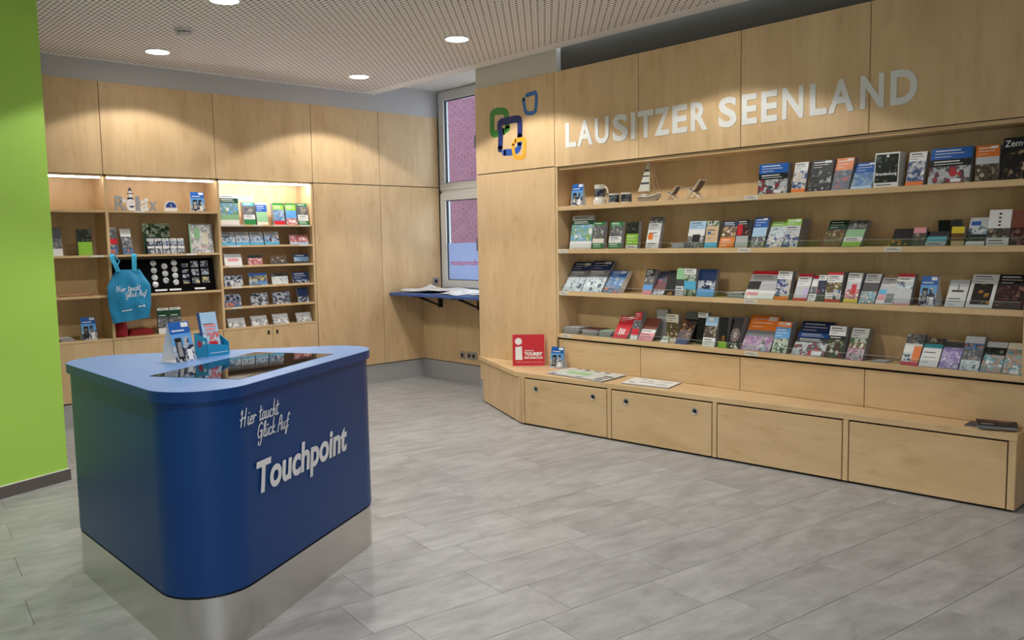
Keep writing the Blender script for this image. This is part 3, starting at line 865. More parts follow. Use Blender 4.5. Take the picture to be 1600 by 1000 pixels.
# ================================================================== PRINTED MATTER
PAL = {'blue': (32, 92, 172), 'sky': (96, 158, 214), 'navy': (22, 44, 88), 'black': (22, 22, 24), 'white': (228, 228, 226), 'grey': (178, 180, 180),
       'dgrey': (70, 72, 74), 'orange': (228, 120, 36), 'green': (44, 124, 66), 'lime': (140, 190, 62), 'dgreen': (24, 66, 44), 'red': (200, 34, 48),
       'yellow': (222, 200, 60), 'beige': (214, 186, 150), 'brown': (112, 74, 48), 'teal': (70, 160, 176), 'aqua': (90, 178, 216), 'pink': (226, 150, 156),
       'purple': (140, 116, 190), 'lav': (196, 180, 222), 'silver': (196, 198, 202), 'dred': (90, 24, 28), 'lgreen': (150, 196, 150), 'cream': (226, 220, 202),
       'rbrown': (120, 66, 50), 'pblue': (168, 200, 226), 'mgrey': (120, 122, 126)}
PH = {'kayak': [(60, 66, 74), (170, 176, 182), (210, 212, 214), (176, 50, 52)], 'people': [(64, 92, 150), (204, 180, 150), (230, 228, 224), (60, 60, 66)],
      'wheel': [(30, 32, 34), (90, 94, 98), (24, 24, 26), (170, 172, 174)], 'bike': [(64, 86, 54), (150, 50, 50), (60, 56, 54), (190, 186, 176)],
      'dusk': [(58, 72, 108), (150, 170, 200), (40, 42, 48), (160, 70, 60)], 'seaside': [(88, 140, 200), (190, 214, 232), (150, 176, 196), (110, 120, 120)],
      'darkwood': [(26, 40, 26), (50, 66, 44), (30, 32, 30), (120, 128, 116)], 'stone': [(96, 84, 70), (150, 138, 120), (60, 54, 48), (186, 172, 150)],
      'meadow': [(110, 170, 220), (170, 206, 236), (140, 176, 90), (226, 226, 220)], 'town': [(120, 124, 128), (210, 212, 212), (66, 70, 74), (164, 150, 130)],
      'greenery': [(60, 100, 52), (120, 150, 80), (214, 220, 208), (40, 60, 40)], 'food': [(120, 70, 44), (200, 150, 110), (86, 110, 60), (230, 220, 206)],
      'night': [(16, 14, 14), (50, 36, 20), (24, 20, 18), (170, 120, 40)], 'lilac': [(136, 110, 190), (180, 160, 216), (206, 194, 230), (230, 226, 240)],
      'pool': [(70, 160, 180), (130, 200, 214), (206, 160, 130), (230, 236, 236)], 'wave': [(200, 214, 222), (120, 170, 196), (226, 232, 234), (70, 92, 110)],
      'ferris': [(20, 18, 18), (150, 60, 50), (34, 26, 24), (214, 206, 200)], 'flowers': [(196, 140, 170), (120, 150, 120), (214, 190, 200), (86, 76, 84)],
      'art': [(200, 190, 200), (140, 180, 190), (160, 80, 150), (90, 90, 96)], 'map': [(226, 228, 224), (200, 218, 206), (232, 232, 230), (150, 170, 180)],
      'sculpt': [(34, 30, 28), (60, 52, 44), (24, 22, 22), (190, 160, 126)], 'amber': [(30, 34, 60), (190, 110, 50), (70, 40, 30), (230, 180, 110)],
      'redphotos': [(70, 24, 24), (120, 60, 54), (40, 20, 20), (150, 110, 100)], 'coast': [(30, 44, 84), (110, 140, 190), (220, 222, 226), (30, 34, 44)],
      'shore': [(44, 70, 120), (200, 206, 214), (210, 190, 120), (90, 100, 110)], 'rose': [(220, 150, 150), (236, 214, 206), (170, 80, 90), (240, 230, 224)],
      'deck': [(28, 40, 70), (60, 90, 150), (200, 206, 214), (20, 26, 44)], 'tiles': [(214, 216, 220), (90, 100, 130), (60, 64, 80), (180, 186, 196)],
      'sketch': [(232, 232, 230), (226, 226, 224), (150, 152, 156), (236, 236, 234)], 'cartoon': [(170, 210, 234), (200, 226, 240), (226, 90, 90), (240, 240, 240)],
      'boats': [(90, 140, 190), (220, 224, 226), (60, 70, 90), (210, 110, 70)], 'cards': [(120, 170, 210), (210, 190, 180), (230, 232, 234), (90, 60, 70)]}
def ink(spec):
    spec = spec.rstrip('+')
    if spec[0] == '~':
        return photo(spec[1:], PH[spec[1:]], 24.0)
    return plain('ink_' + spec, PAL[spec], 0.42, spec=0.3)
def is_dark(spec):
    c = PAL.get(spec.rstrip('+'), (90, 90, 90))
    return sum(c) < 480

def cover_mesh(w, h, lean, bands, off=0.0012, emb=None):
    """printed front: bands from top to bottom; name+ adds lines of print"""
    mb = MB(); mats = []
    def mi(m):
        if m not in mats: mats.append(m)
        return mats.index(m)
    sn, cs = math.sin(lean), math.cos(lean)
    def P(x, s, o):
        return (x, s * sn - o * cs, s * cs + o * sn)
    def slab(x0, x1, s0, s1, o0, o1, m):
        mb.hexa([P(x0, s0, o1), P(x1, s0, o1), P(x1, s0, o0), P(x0, s0, o0), P(x0, s1, o1), P(x1, s1, o1), P(x1, s1, o0), P(x0, s1, o0)], mi(m))
    tot = sum(b[0] for b in bands); s = h
    for fr_, spec in bands:
        bh = h * fr_ / tot
        slab(-w / 2, w / 2, s - bh, s, 0.0, off, ink(spec))
        if spec.endswith('+'):
            tm = ink('white') if is_dark(spec) else ink('dgrey')
            n = max(1, min(3, int(bh / 0.016)))
            for k in range(n):
                yy = s - bh * (k + 0.9) / (n + 0.8)
                th = min((0.0062, 0.0034, 0.0030)[k], bh * 0.2)
                ww = w * (0.62, 0.70, 0.4)[k]
                slab(-w * 0.40, -w * 0.40 + ww, yy - th / 2, yy + th / 2, off, off + 0.0003, tm)
        if spec[0] == '~' and bh > 0.03:
            rr = random.Random(int(w * 1e4) + int(h * 7e3) + len(spec) * 31)
            pal = PH[spec[1:]]
            for k in range(6):
                rx = w * rr.uniform(.03, .10); ry = min(bh * .3, rx * rr.uniform(.5, 1.5))
                cx = rr.uniform(-w / 2 + rx, w / 2 - rx); cy = s - bh + ry + (bh - 2 * ry) * rr.uniform(0, .75)
                cc = pal[rr.choice((0, 2, 3, 3))]
                pm = plain('ink_%d_%d_%d' % cc, cc, 0.42, spec=0.3)
                i0 = len(mb.v); of = off + 0.0002 + 0.00005 * k
                mb.v += [P(cx + rx * math.cos(a_ * math.pi / 4 + .3 * k), cy + ry * math.sin(a_ * math.pi / 4 + .3 * k), of) for a_ in range(8)]
                mb.f.append(tuple(range(i0, i0 + 8))); mb.m.append(mi(pm))
        s -= bh
    for e in (emb or []):
        x0, x1, s0, s1, spec = e
        slab(w * x0, w * x1, h * s0, h * s1, off, off + 0.0008, ink(spec))
    return mb, mats

def leaflet(name, label, loc, rz, w, h, lean, t, bands, group, cat='brochure', emb=None, pages=None, stick=None):
    lean = R(lean)
    o = thing(name, label, cat, loc, rz, group)
    sn, cs = math.sin(lean), math.cos(lean)
    hw = w / 2 - 0.0006
    f0 = 0.0014 / cs                      # page block starts just behind the cover
    mb = MB().hexa([(-hw, f0, 0), (hw, f0, 0), (hw, f0 + t, 0), (-hw, f0 + t, 0),
                    (-hw, f0 + h * sn, h * cs), (hw, f0 + h * sn, h * cs), (hw, f0 + t + h * sn, h * cs * 0.995), (-hw, f0 + t + h * sn, h * cs * 0.995)])
    obj('page_block', mb, pages or PAPERD, o)
    cm, mats = cover_mesh(w, h, lean, bands, emb=emb)
    c = obj('cover', cm, mats, o, loc=(0, 0.0013, 0.0006))
    for k in ([stick] if stick else []):
        x0, x1, s0, s1 = k
        off = 0.0012
        def P(x, s_, q): return (x, s_ * sn - q * cs, s_ * cs + q * sn)
        q = MB().hexa([P(w * x0, h * s0, off + .0009), P(w * x1, h * s0, off + .0009), P(w * x1, h * s0, off), P(w * x0, h * s0, off),
                       P(w * x0, h * s1, off + .0009), P(w * x1, h * s1, off + .0009), P(w * x1, h * s1, off), P(w * x0, h * s1, off)])
        obj('sticker', q, WHITEP, o, loc=(0, 0.0013, 0.0006))
    return o

def pile(name, label, loc, rz, w, d, n, th, cols, group, cat='leaflet pile', seed=1, skew=0.012):
    """low pile of flat leaflets: a few visible bundles, each a part"""
    o = thing(name, label, cat, loc, rz, group)
    rr = random.Random(seed)
    z = 0.0
    for k in range(n):
        a = rr.uniform(-.05, .05); dx = rr.uniform(-skew, skew)
        m = [PAPERD, ink(cols[k % len(cols)])]
        mb = MB().box(-w / 2, w / 2, 0, d, 0, th * 0.88, 0).box(-w / 2, w / 2, 0, d, th * 0.88, th * 0.99, 1)
        obj('bundle', mb, m, o, loc=(dx, 0.003 * k, z), rot=(0, 0, a)); z += th
    return o

def tent(label, loc, rz, w=0.10, h=0.175, lean=13, group='blue folding tent cards'):
    """folded promo card: blue front with a phone picture, plain back leaf"""
    o = thing('tent_card', label, 'tent card', loc, rz, group)
    L = R(lean); sn, cs = math.sin(L), math.cos(L)
    y0 = 0.0
    card = MB()
    t = 0.0012
    card.hexa([(-w / 2, y0, 0), (w / 2, y0, 0), (w / 2, y0 + t, 0), (-w / 2, y0 + t, 0), (-w / 2, h * sn, h * cs), (w / 2, h * sn, h * cs), (w / 2, h * sn + t, h * cs), (-w / 2, h * sn + t, h * cs)])
    obj('front_leaf', card, PAPER, o)
    b = MB(); D = 2 * h * sn + 0.004
    b.hexa([(-w / 2, D - t, 0), (w / 2, D - t, 0), (w / 2, D, 0), (-w / 2, D, 0), (-w / 2, h * sn + t, h * cs), (w / 2, h * sn + t, h * cs), (w / 2, h * sn + 2 * t, h * cs), (-w / 2, h * sn + 2 * t, h * cs)])
    obj('back_leaf', b, PAPER, o)
    f = MB().box(-w / 2, w / 2, t, D - t, 0.0002, 0.0014)
    obj('floor_leaf', f, PAPER, o)
    cm, mats = cover_mesh(w, h, L, [(.14, 'blue'), (.16, 'blue+'), (.3, 'sky'), (.4, '~coast')], 0.0008,
                          emb=[(-.36, -.04, .08, .60, 'black'), (-.31, -.09, .14, .50, 'white'), (-.29, -.11, .30, .40, '~tiles'),
                               (.06, .30, .30, .62, '~deck'), (.12, .36, .04, .30, 'white'), (.10, .44, .86, .97, 'white')])
    obj('printed_face', cm, mats, o)
    return o

RZ = R(-90)                 # things on the right wall face -x
GS = ['brochures on the top wall shelf', 'brochures on the second wall shelf', 'brochures on the third wall shelf', 'brochures on the lowest wall shelf']
SN = ['on the top wall shelf', 'on the second wall shelf', 'on the third wall shelf', 'on the lowest wall shelf']
def put(si, y, w, h, lean, t, bands, label, dep=0.0, name='brochure_stack', **k):
    x0 = XS + 0.026 + dep
    room = XS + XB - 0.004 - x0 - 0.003
    t = min(t, room - h * math.sin(R(lean)))
    return leaflet(name, label + ', ' + SN[si], (x0, y, SH_Z[si]), RZ, w, h, lean, max(0.003, t), bands, GS[si], **k)
ST = (.12, .42, .90, .97)
KAY = [(.32, 'blue+'), (.2, 'black+'), (.48, '~kayak')]
FAM = [(.28, 'white+'), (.6, '~people'), (.12, 'orange')]
# --- top shelf
put(0, 2.955, .212, .201, 7, .05, KAY, 'wide blue and black kayak brochure, the one nearest the deckchairs', stick=(.05, .30, .03, .12))
put(0, 2.772, .094, .203, 17, .03, FAM, 'white-topped leaflet with orange foot right of the wide kayak brochure')
put(0, 2.627, .145, .203, 15, .04, [(.3, 'black+'), (.7, '~wheel')], 'black leaflet with a big grey wheel', stick=ST)
put(0, 2.489, .112, .215, 22, .05, [(.38, 'orange+'), (.62, '~dusk')], 'orange-headed leaflet with riders at dusk', stick=ST)
put(0, 2.358, .13, .188, 30, .03, [(.4, 'blue+'), (.5, '~seaside'), (.1, 'pblue')], 'blue leaflet fading to a pale lake picture', stick=ST)
b_ = put(0, 2.207, .146, .207, 7, .09, [(.05, 'white'), (.82, '~darkwood'), (.13, 'white+')], 'white-framed dark green booklet reading Brandenburg', name='booklet_stack', pages=PAPER,
         emb=[(-.5, -.46, 0, 1, 'white'), (.46, .5, 0, 1, 'white'), (-.03, .08, .86, .93, 'white')])
lettering('title', fit_text('Brandenburg', -.062, .062, .016, bold=.0006, extrude=.0003), WHITEP, b_,
          frame_mat((0, .066 * math.sin(R(7)) - .0010, .072), (1, 0, 0), (0, math.sin(R(7)), math.cos(R(7)))))
put(0, 2.042, .099, .206, 18, .03, FAM, 'white-topped leaflet with orange foot right of the Brandenburg booklet')
put(0, 1.855, .222, .210, 15, .05, KAY, 'wide blue and black kayak brochure beside the dark magazine end', stick=(.05, .30, .03, .12))
put(0, 1.655, .118, .195, 4, .05, [(.32, 'orange+'), (.2, 'silver'), (.48, '~stone')], 'orange-headed leaflet with a brown stone picture', stick=ST)
z_ = put(0, 1.515, .138, .228, 8, .03, [(.28, 'black'), (.72, '~sculpt')], 'black magazine titled Země with a carved figure', name='magazine_stack')
lettering('title', fit_text('Země', -.06, .05, .034, bold=.0003, extrude=.0003), WHITEP, z_,
          frame_mat((0, .175 * math.sin(R(8)) - .0010, .178), (1, 0, 0), (0, math.sin(R(8)), math.cos(R(8)))))
# --- second shelf
put(1, 4.679, .235, .274, 10, .03, [(.11, 'grey+'), (.03, 'white'), (.13, 'dgreen+'), (.50, '~meadow'), (.23, 'white')], 'large pale map with a dark green title strip', name='map_stack')
put(1, 4.489, .118, .215, 7, .035, [(.12, 'green+'), (.5, '~town'), (.16, 'cream'), (.22, 'green+')], 'green leaflet with grey rooftops next to the large map')
put(1, 4.316, .125, .213, 10, .035, [(.18, 'green+'), (.36, '~town'), (.24, 'white+'), (.22, 'green+')], 'green leaflet with a white middle, standing alone')
put(1, 4.144, .115, .205, 7, .035, [(.45, '~darkwood'), (.42, 'lime+'), (.13, 'white+')], 'leaflet with dark picture above a bright green field')
put(1, 3.949, .12, .242, 15, .035, [(.2, '~town'), (.22, 'silver+'), (.38, 'white+'), (.2, 'white+')], 'tall white leaflet with an orange square', emb=[(-.42, -.05, .28, .48, 'orange')])
pile('leaflet_pile', 'low fanned pile of pale leaflets, on the second wall shelf', (XS + .03, 3.715, SH_Z[1]), RZ, .11, .12, 3, .012, ['pblue', 'white', 'silver'], GS[1], seed=3)
put(1, 3.568, .14, .199, 16, .04, [(.3, 'pblue+'), (.25, 'white'), (.45, '~town')], 'pale blue leaflet with a black figure', emb=[(-.2, .25, .2, .5, 'black')])
put(1, 3.432, .102, .194, 12, .03, [(.2, '~greenery'), (.6, 'beige+'), (.2, 'aqua')], 'beige leaflet with a small blue flag', emb=[(-.35, -.1, .52, .6, 'blue')])
put(1, 3.305, .118, .195, 20, .04, [(.2, 'navy+'), (.42, '~food'), (.38, 'orange+')], 'navy leaflet with orange foot')
put(1, 3.186, .095, .194, 12, .05, [(.22, 'black+'), (.36, '~redphotos'), (.42, 'grey')], 'black leaflet with a red title block', emb=[(-.45, -.05, .45, .82, 'red')])
put(1, 3.065, .105, .215, 20, .04, [(.34, 'blue+'), (.3, 'pblue'), (.36, '~town')], 'bright blue headed leaflet with grey town', stick=ST)
put(1, 2.944, .117, .204, 30, .04, [(.22, 'lime+'), (.4, '~wave'), (.38, '~people')], 'lime-headed leaflet leaning left of its thicker twin')
put(1, 2.826, .107, .200, 22, .11, [(.24, 'lime+'), (.3, 'silver+'), (.46, '~people')], 'thick lime-headed stack with people walking', stick=ST)
put(1, 2.547, .126, .216, 40, .03, [(.36, 'dgreen+'), (.5, '~food'), (.14, 'brown')], 'dark green leaflet with plates of food')
put(1, 2.415, .118, .203, 38, .04, [(.34, '~town'), (.3, 'lgreen'), (.18, 'white+'), (.18, 'lime')], 'white and pale green leaflet beside the food leaflet')
put(1, 2.118, .115, .130, 38, .05, [(.5, 'black'), (.5, '~night')], 'squat black folded card pack')
put(1, 2.010, .070, .112, 17, .04, [(.3, 'pink'), (.4, '~stone'), (.3, 'dgrey')], 'small pinkish postcard pack')
put(1, 1.915, .066, .148, 1, .03, [(.9, 'black'), (.1, 'dgrey')], 'upright black card behind the teal pack', dep=.13)
put(1, 1.916, .112, .095, 30, .03, [(.35, 'black'), (.35, 'teal'), (.3, 'grey+')], 'small teal and black pack')
put(1, 1.845, .050, .150, 2, .02, [(.4, 'dgrey'), (.25, 'pblue'), (.35, 'black')], 'narrow dark card with a pale head', dep=.13)
put(1, 1.795, .068, .108, 7, .04, [(.35, 'yellow'), (.4, 'brown'), (.25, 'beige')], 'small yellow pack with a brown oval')
put(1, 1.706, .098, .179, 30, .04, [(.25, 'silver'), (.35, '~wave'), (.25, '~darkwood'), (.15, 'white')], 'silver leaflet with a blue slanting sail', emb=[(-.4, .1, .72, .86, 'blue')])
put(1, 1.592, .112, .203, 17, .03, [(.52, 'white'), (.28, '~stone'), (.2, 'white+')], 'white leaflet with a column of dark dots', emb=[(-.06, .06, .86, .91, 'black'), (-.06, .06, .75, .80, 'brown'), (-.06, .06, .64, .69, 'dgrey'), (-.06, .06, .54, .59, 'brown')])
put(1, 1.492, .074, .192, 10, .03, [(.5, 'rbrown'), (.5, '~redphotos')], 'red-brown leaflet at the shelf end')
# --- third shelf
B4 = [(.3, 'navy+'), (.22, 'mgrey+'), (.48, '~wave')]
put(2, 4.785, .205, .291, 36, .02, B4, 'large blue-headed brochure lying back at the shelf end', name='catalogue_stack', stick=(.1, .4, .88, .96))
put(2, 4.566, .215, .299, 35, .025, B4, 'large blue-headed brochure, taller of the leaning pair', name='catalogue_stack', stick=(.1, .4, .90, .97))
put(2, 4.358, .165, .212, 37, .06, [(.28, 'blue+'), (.42, '~seaside'), (.3, '~boats')], 'thick small blue catalogue with open sky', stick=ST, name='catalogue_stack', pages=PAPER)
put(2, 3.999, .086, .198, 18, .05, [(.28, 'black+'), (.34, '~town'), (.22, 'sky'), (.16, 'pink')], 'dark-headed leaflet with white houses')
put(2, 3.896, .106, .205, 32, .04, [(.45, '~dusk'), (.35, 'dred'), (.2, '~tiles')], 'dark red folded leaflet beside a black pouch')
put(2, 3.788, .095, .193, 20, .08, [(.8, 'black'), (.2, '~night')], 'black curled leaflet bundle')
put(2, 3.700, .072, .203, 9, .03, [(.4, 'lgreen'), (.25, 'dgrey'), (.35, 'silver+')], 'narrow leaflet with a pale green head')
put(2, 3.607, .099, .199, 4, .05, [(.2, 'white+'), (.25, '~greenery'), (.3, 'aqua'), (.25, '~greenery')], 'white-headed leaflet with green riverbank')
o_ = put(2, 3.478, .145, .202, 15, .04, [(.42, 'navy'), (.3, '~coast'), (.28, 'sky')], 'night-blue leaflet with a white pavilion and blue foot')
pile('leaflet_pile', 'low dark pile of magazines, on the third wall shelf', (XS + .03, 3.235, SH_Z[2]), RZ, .13, .15, 4, .009, ['dgrey', 'white', 'black', 'silver'], GS[2], seed=9)
put(2, 3.053, .222, .226, 36, .025, [(.12, 'red'), (.32, 'silver+'), (.26, 'grey'), (.3, 'white')], 'wide grey magazine with a red top', name='magazine_stack', emb=[(-.5, -.08, .34, .62, 'black'), (-.45, -.05, .12, .24, 'pink')])
put(2, 2.881, .103, .198, 19, .05, FAM, 'white leaflet with blue sky family and orange foot')
put(2, 2.750, .095, .194, 29, .05, [(.1, 'red'), (.35, 'white+'), (.45, 'silver'), (.1, 'red')], 'shiny silver leaflet with red edges', emb=[(.1, .45, .1, .45, 'lav')])
put(2, 2.669, .052, .184, 30, .04, [(.12, 'red'), (.3, 'white'), (.3, '~town'), (.28, 'white+')], 'narrow white leaflet with a black picture')
put(2, 2.612, .054, .174, 18, .05, [(.2, 'white+'), (.5, '~dusk'), (.3, 'dgrey')], 'narrow leaflet with stacked dark pictures')
put(2, 2.528, .100, .195, 16, .09, [(.1, 'red'), (.25, 'white+'), (.25, '~food'), (.3, 'white+'), (.1, 'red')], 'thick white leaflet stack with small portraits', emb=[(.02, .45, .08, .42, '~people'), (-.45, -.02, .3, .5, '~food')])
put(2, 2.411, .090, .199, 24, .06, [(.3, 'white+'), (.25, 'silver'), (.32, '~rose'), (.13, 'yellow')], 'white leaflet with a red figure and yellow foot', emb=[(-.1, .25, .3, .62, 'red')])
put(2, 2.310, .096, .210, 33, .04, [(.3, 'white+'), (.3, 'black'), (.4, '~pool')], 'leaflet with white head, black middle and water')
put(2, 2.203, .104, .194, 38, .02, [(.3, 'white+'), (.5, 'silver'), (.2, 'white')], 'white leaflet with blue and pink squares', emb=[(-.45, -.05, .35, .55, 'aqua'), (-.45, -.05, .15, .35, 'pink'), (.0, .45, .05, .4, 'mgrey')])
put(2, 2.098, .095, .200, 25, .05, [(.1, 'red'), (.15, 'white+'), (.25, '~wave'), (.45, 'silver'), (.05, 'pink')], 'glossy white leaflet with a river picture, beside the tent card')
tent('blue tent card on the third wall shelf between white leaflets', (XS + .03, 1.955, SH_Z[2]), RZ, .093, .180, 18)
put(2, 1.803, .104, .179, 33, .03, [(.25, 'silver'), (.35, 'white'), (.4, 'white+')], 'white leaflet with a dark ship sketch', emb=[(-.3, .3, .55, .62, 'dgrey'), (-.03, .02, .55, .82, 'dgrey')])
put(2, 1.676, .138, .222, 35, .03, [(.28, 'white+'), (.62, '~night'), (.1, 'white')], 'white magazine with a dark golden photo', name='magazine_stack', emb=[(-.5, -.36, 0, .75, 'white'), (.36, .5, 0, .75, 'white')])
put(2, 1.527, .148, .213, 30, .03, [(.32, 'black+'), (.68, '~redphotos')], 'black magazine with four dark red photos', name='magazine_stack', emb=[(-.02, .02, 0, .64, 'black'), (-.5, .5, .32, .35, 'black')])
# --- lowest shelf
pile('leaflet_pile', 'flat grey leaflet pile in the left corner, on the lowest wall shelf', (XS + .03, 4.792, SH_Z[3]), RZ, .17, .16, 5, .011, ['dgrey', 'silver', 'dgrey'], GS[3], seed=4)
pile('leaflet_pile', 'flat pile with white and pink covers, on the lowest wall shelf', (XS + .03, 4.598, SH_Z[3]), RZ, .16, .16, 5, .010, ['dgrey', 'dred', 'white'], GS[3], seed=5)
pile('leaflet_pile', 'flat pile of green leaflets, on the lowest wall shelf', (XS + .03, 4.425, SH_Z[3]), RZ, .125, .15, 5, .010, ['green', 'lgreen', 'dgreen'], GS[3], seed=6)
put(3, 4.270, .146, .205, 36, .07, [(.3, 'red+'), (.7, 'red')], 'red brochure with white running figures', stick=ST, emb=[(-.2, -.12, .15, .45, 'white'), (-.05, .03, .15, .42, 'white'), (.1, .18, .18, .42, 'white')])
put(3, 4.128, .070, .222, 20, .06, [(.3, 'red+'), (.3, '~town'), (.25, 'red'), (.15, 'white')], 'red leaflet with a small photo')
put(3, 4.020, .136, .201, 36, .015, [(.5, 'rbrown'), (.15, 'white+'), (.35, 'pink+')], 'brown and pink curved brochure')
put(3, 3.975, .100, .232, 4, .03, [(.3, 'silver'), (.7, 'grey')], 'upright silver-grey booklet behind the brown brochure', dep=.15)
put(3, 3.835, .110, .205, 2, .03, [(.3, 'cream+'), (.6, '~food'), (.1, 'white')], 'cream leaflet with dark dishes', dep=.10)
put(3, 3.835, .07, .05, 25, .01, [(.6, '~greenery'), (.4, 'white')], 'small card with green leaves in front')
put(3, 3.700, .12, .228, 3, .03, [(.25, 'mgrey'), (.75, 'black')], 'upright black folder behind the amber leaflet', dep=.16)
put(3, 3.683, .108, .200, 36, .015, [(.75, '~amber'), (.25, 'navy')], 'leaflet with amber figure on blue')
put(3, 3.560, .085, .232, 7, .04, [(.16, 'white+'), (.84, 'black')], 'black leaflet with white head', dep=.08)
put(3, 3.447, .104, .217, 16, .04, [(.3, 'pblue'), (.4, '~stone'), (.3, 'white+')], 'leaflet with pale sky over brown heath and white foot', stick=(-.3, .1, .86, .96))
put(3, 3.330, .066, .218, 9, .05, [(.6, 'black'), (.2, '~night'), (.2, 'lime')], 'dark leaflet with lime foot')
fw = put(3, 3.247, .094, .229, 20, .07, [(.85, 'black'), (.15, '~ferris')], 'black brochure with a lit ferris wheel')
wl = MB(); RW = plain('wheel_print', (226, 214, 206), .5); RO = plain('wheel_print_red', (196, 84, 60), .5)
for k in range(14):
    a = 2 * math.pi * k / 14 + .1
    ribbon([(.006 * math.cos(a), .10 + .006 * math.sin(a)), (.040 * math.cos(a), .10 + .052 * math.sin(a))], .0022, .0004, mb=wl)
wo = obj('printed_wheel', wl, RW, fw); wo.matrix_local = frame_mat((0, 0, .0006), (1, 0, 0), (0, math.sin(R(20)), math.cos(R(20))))
wl = ribbon([(.030 * math.cos(2 * math.pi * k / 16), .10 + .040 * math.sin(2 * math.pi * k / 16)) for k in range(16)], .0020, .0003, closed=True)
wo = obj('printed_rim', wl, RO, fw); wo.matrix_local = frame_mat((0, 0, .0006), (1, 0, 0), (0, math.sin(R(20)), math.cos(R(20))))
put(3, 3.073, .220, .276, 34, .03, [(.42, 'orange+'), (.18, 'mgrey'), (.4, '~art')], 'wide orange-headed brochure with purple art', name='catalogue_stack', stick=(.12, .42, .86, .97))
put(3, 2.893, .108, .219, 22, .08, [(.18, 'orange+'), (.35, 'sky+'), (.47, '~greenery')], 'thick leaflet with orange head, blue sky and greens', stick=ST)
put(3, 2.691, .226, .264, 38, .03, [(.34, 'navy+'), (.14, 'blue+'), (.14, 'black+'), (.38, '~kayak')], 'wide navy brochure with red kayaks', name='catalogue_stack', stick=(.1, .4, .03, .14))
put(3, 2.508, .109, .208, 17, .06, [(.3, 'white+'), (.12, 'black+'), (.58, '~bike')], 'white-headed leaflet with cyclists')
put(3, 2.380, .108, .216, 29, .06, [(.3, 'white+'), (.15, '~greenery'), (.2, '~food'), (.35, '~flowers')], 'white-headed leaflet with pink blossoms')
pile('leaflet_pile', 'thin pale leaflet lying alone in the gap, on the lowest wall shelf', (XS + .03, 2.235, SH_Z[3]), RZ, .09, .10, 1, .006, ['silver'], GS[3], seed=14)
put(3, 2.045, .100, .205, 33, .05, [(.3, '~town'), (.3, 'white'), (.3, '~wave'), (.1, 'red')], 'leaflet with orange panel and red foot', emb=[(.05, .5, .12, .62, 'orange')])
put(3, 1.938, .104, .195, 37, .04, [(.2, '~stone'), (.15, 'teal'), (.65, 'white+')], 'white leaflet with a teal and brown head')
put(3, 1.826, .106, .180, 38, .04, [(.2, 'dgrey'), (.8, '~lilac')], 'purple blossom leaflet')
put(3, 1.714, .101, .212, 30, .06, [(.2, 'silver'), (.18, '~boats'), (.32, '~town'), (.3, '~wave')], 'silver-headed leaflet with a harbour')
put(3, 1.605, .105, .200, 38, .03, [(.18, 'silver'), (.25, '~darkwood'), (.57, '~pool')], 'leaflet with two bathers in turquoise water')
put(3, 1.499, .098, .202, 38, .03, [(.2, 'cream'), (.8, '~pool')], 'leaflet with a dark-haired bather at the shelf end', stick=(-.1, .35, .02, .12))

# ================================================================== SOUVENIRS ON THE TOP WALL SHELF
tent('blue tent card at the left end of the top wall shelf', (XS + .035, 4.725, SH_Z[0]), RZ, .12, .178, 9)
CER = plain('glazed_ceramic', (214, 208, 196), 0.25, 0, .03, 30, coat=.4)
PRINT = photo('mugprint', [(40, 44, 56), (70, 78, 92), (120, 124, 130), (24, 26, 34)], 26)
t = thing('beer_stein', 'tall white ceramic stein with a dark picture band', 'stein', (XS + .10, 4.525, SH_Z[0]), RZ)
obj('body', MB().lathe([(.050, 0), (.055, .004), (.054, .03), (.046, .045), (.043, .05), (.043, .150), (.0455, .158), (.041, .160), (.039, .15), (.039, .02), (.001, .018)], 36), CER, t, smooth=35)
obj('picture_band', MB().lathe([(.0434, .062), (.0434, .125)], 36, caps=False), PRINT, t, smooth=35)
obj('handle', MB().tube([(.042, 0, .135), (.06, 0, .14), (.08, 0, .125), (.086, 0, .09), (.078, 0, .06), (.06, 0, .045), (.042, 0, .05)], .007, 10), CER, t, smooth=50)
for y, lb, hx in ((4.367, 'small dark printed mug between the stein and the other mug', -1), (4.243, 'small dark printed mug next to the model sailing boat', -1)):
    t = thing('mug', lb, 'mug', (XS + .09, y, SH_Z[0]), RZ + (0.9 if y > 4.3 else 0), 'small souvenir mugs')
    obj('body', MB().lathe([(.040, 0), (.042, .003), (.042, .078), (.0405, .080), (.0385, .078), (.038, .006), (.001, .005)], 32), CER, t, smooth=35)
    obj('picture_band', MB().lathe([(.0424, .012), (.0424, .068)], 32, caps=False), PRINT, t, smooth=35)
    obj('handle', MB().tube([(hx * .041, .005, .062), (hx * .056, .005, .064), (hx * .064, .005, .042), (hx * .056, .005, .02), (hx * .041, .005, .02)], .0045, 8), CER, t, smooth=50)

t = thing('model_sailboat', 'wooden model sailing boat with striped sail', 'model boat', (XS + .10, 4.035, SH_Z[0]), RZ)
HULL = plain('driftwood_hull', (150, 140, 126), .6, 0, .2, 60); ROPE = plain('rope_tan', (190, 160, 124), .7)
SAILW = plain('sail_canvas', (206, 204, 190), .8, 0, .05, 80); SAILB = plain('sail_stripe', (62, 66, 74), .8)
hull = MB()
secs = [(-.10, .012, .020, .045), (-.08, .024, .006, .042), (0, .030, .0, .034), (.07, .022, .004, .045), (.115, .003, .03, .062)]
i0 = 0
for x, hw_, zb, zt in secs:
    hull.v += [(x, -hw_, zt), (x, -hw_ * .7, zb), (x, hw_ * .7, zb), (x, hw_, zt)]
for k in range(len(secs) - 1):
    a, b = 4 * k, 4 * k + 4
    for j in range(3):
        hull.f.append((a + j, b + j, b + j + 1, a + j + 1)); hull.m.append(0)
    hull.f.append((a + 3, b + 3, b, a)); hull.m.append(0)
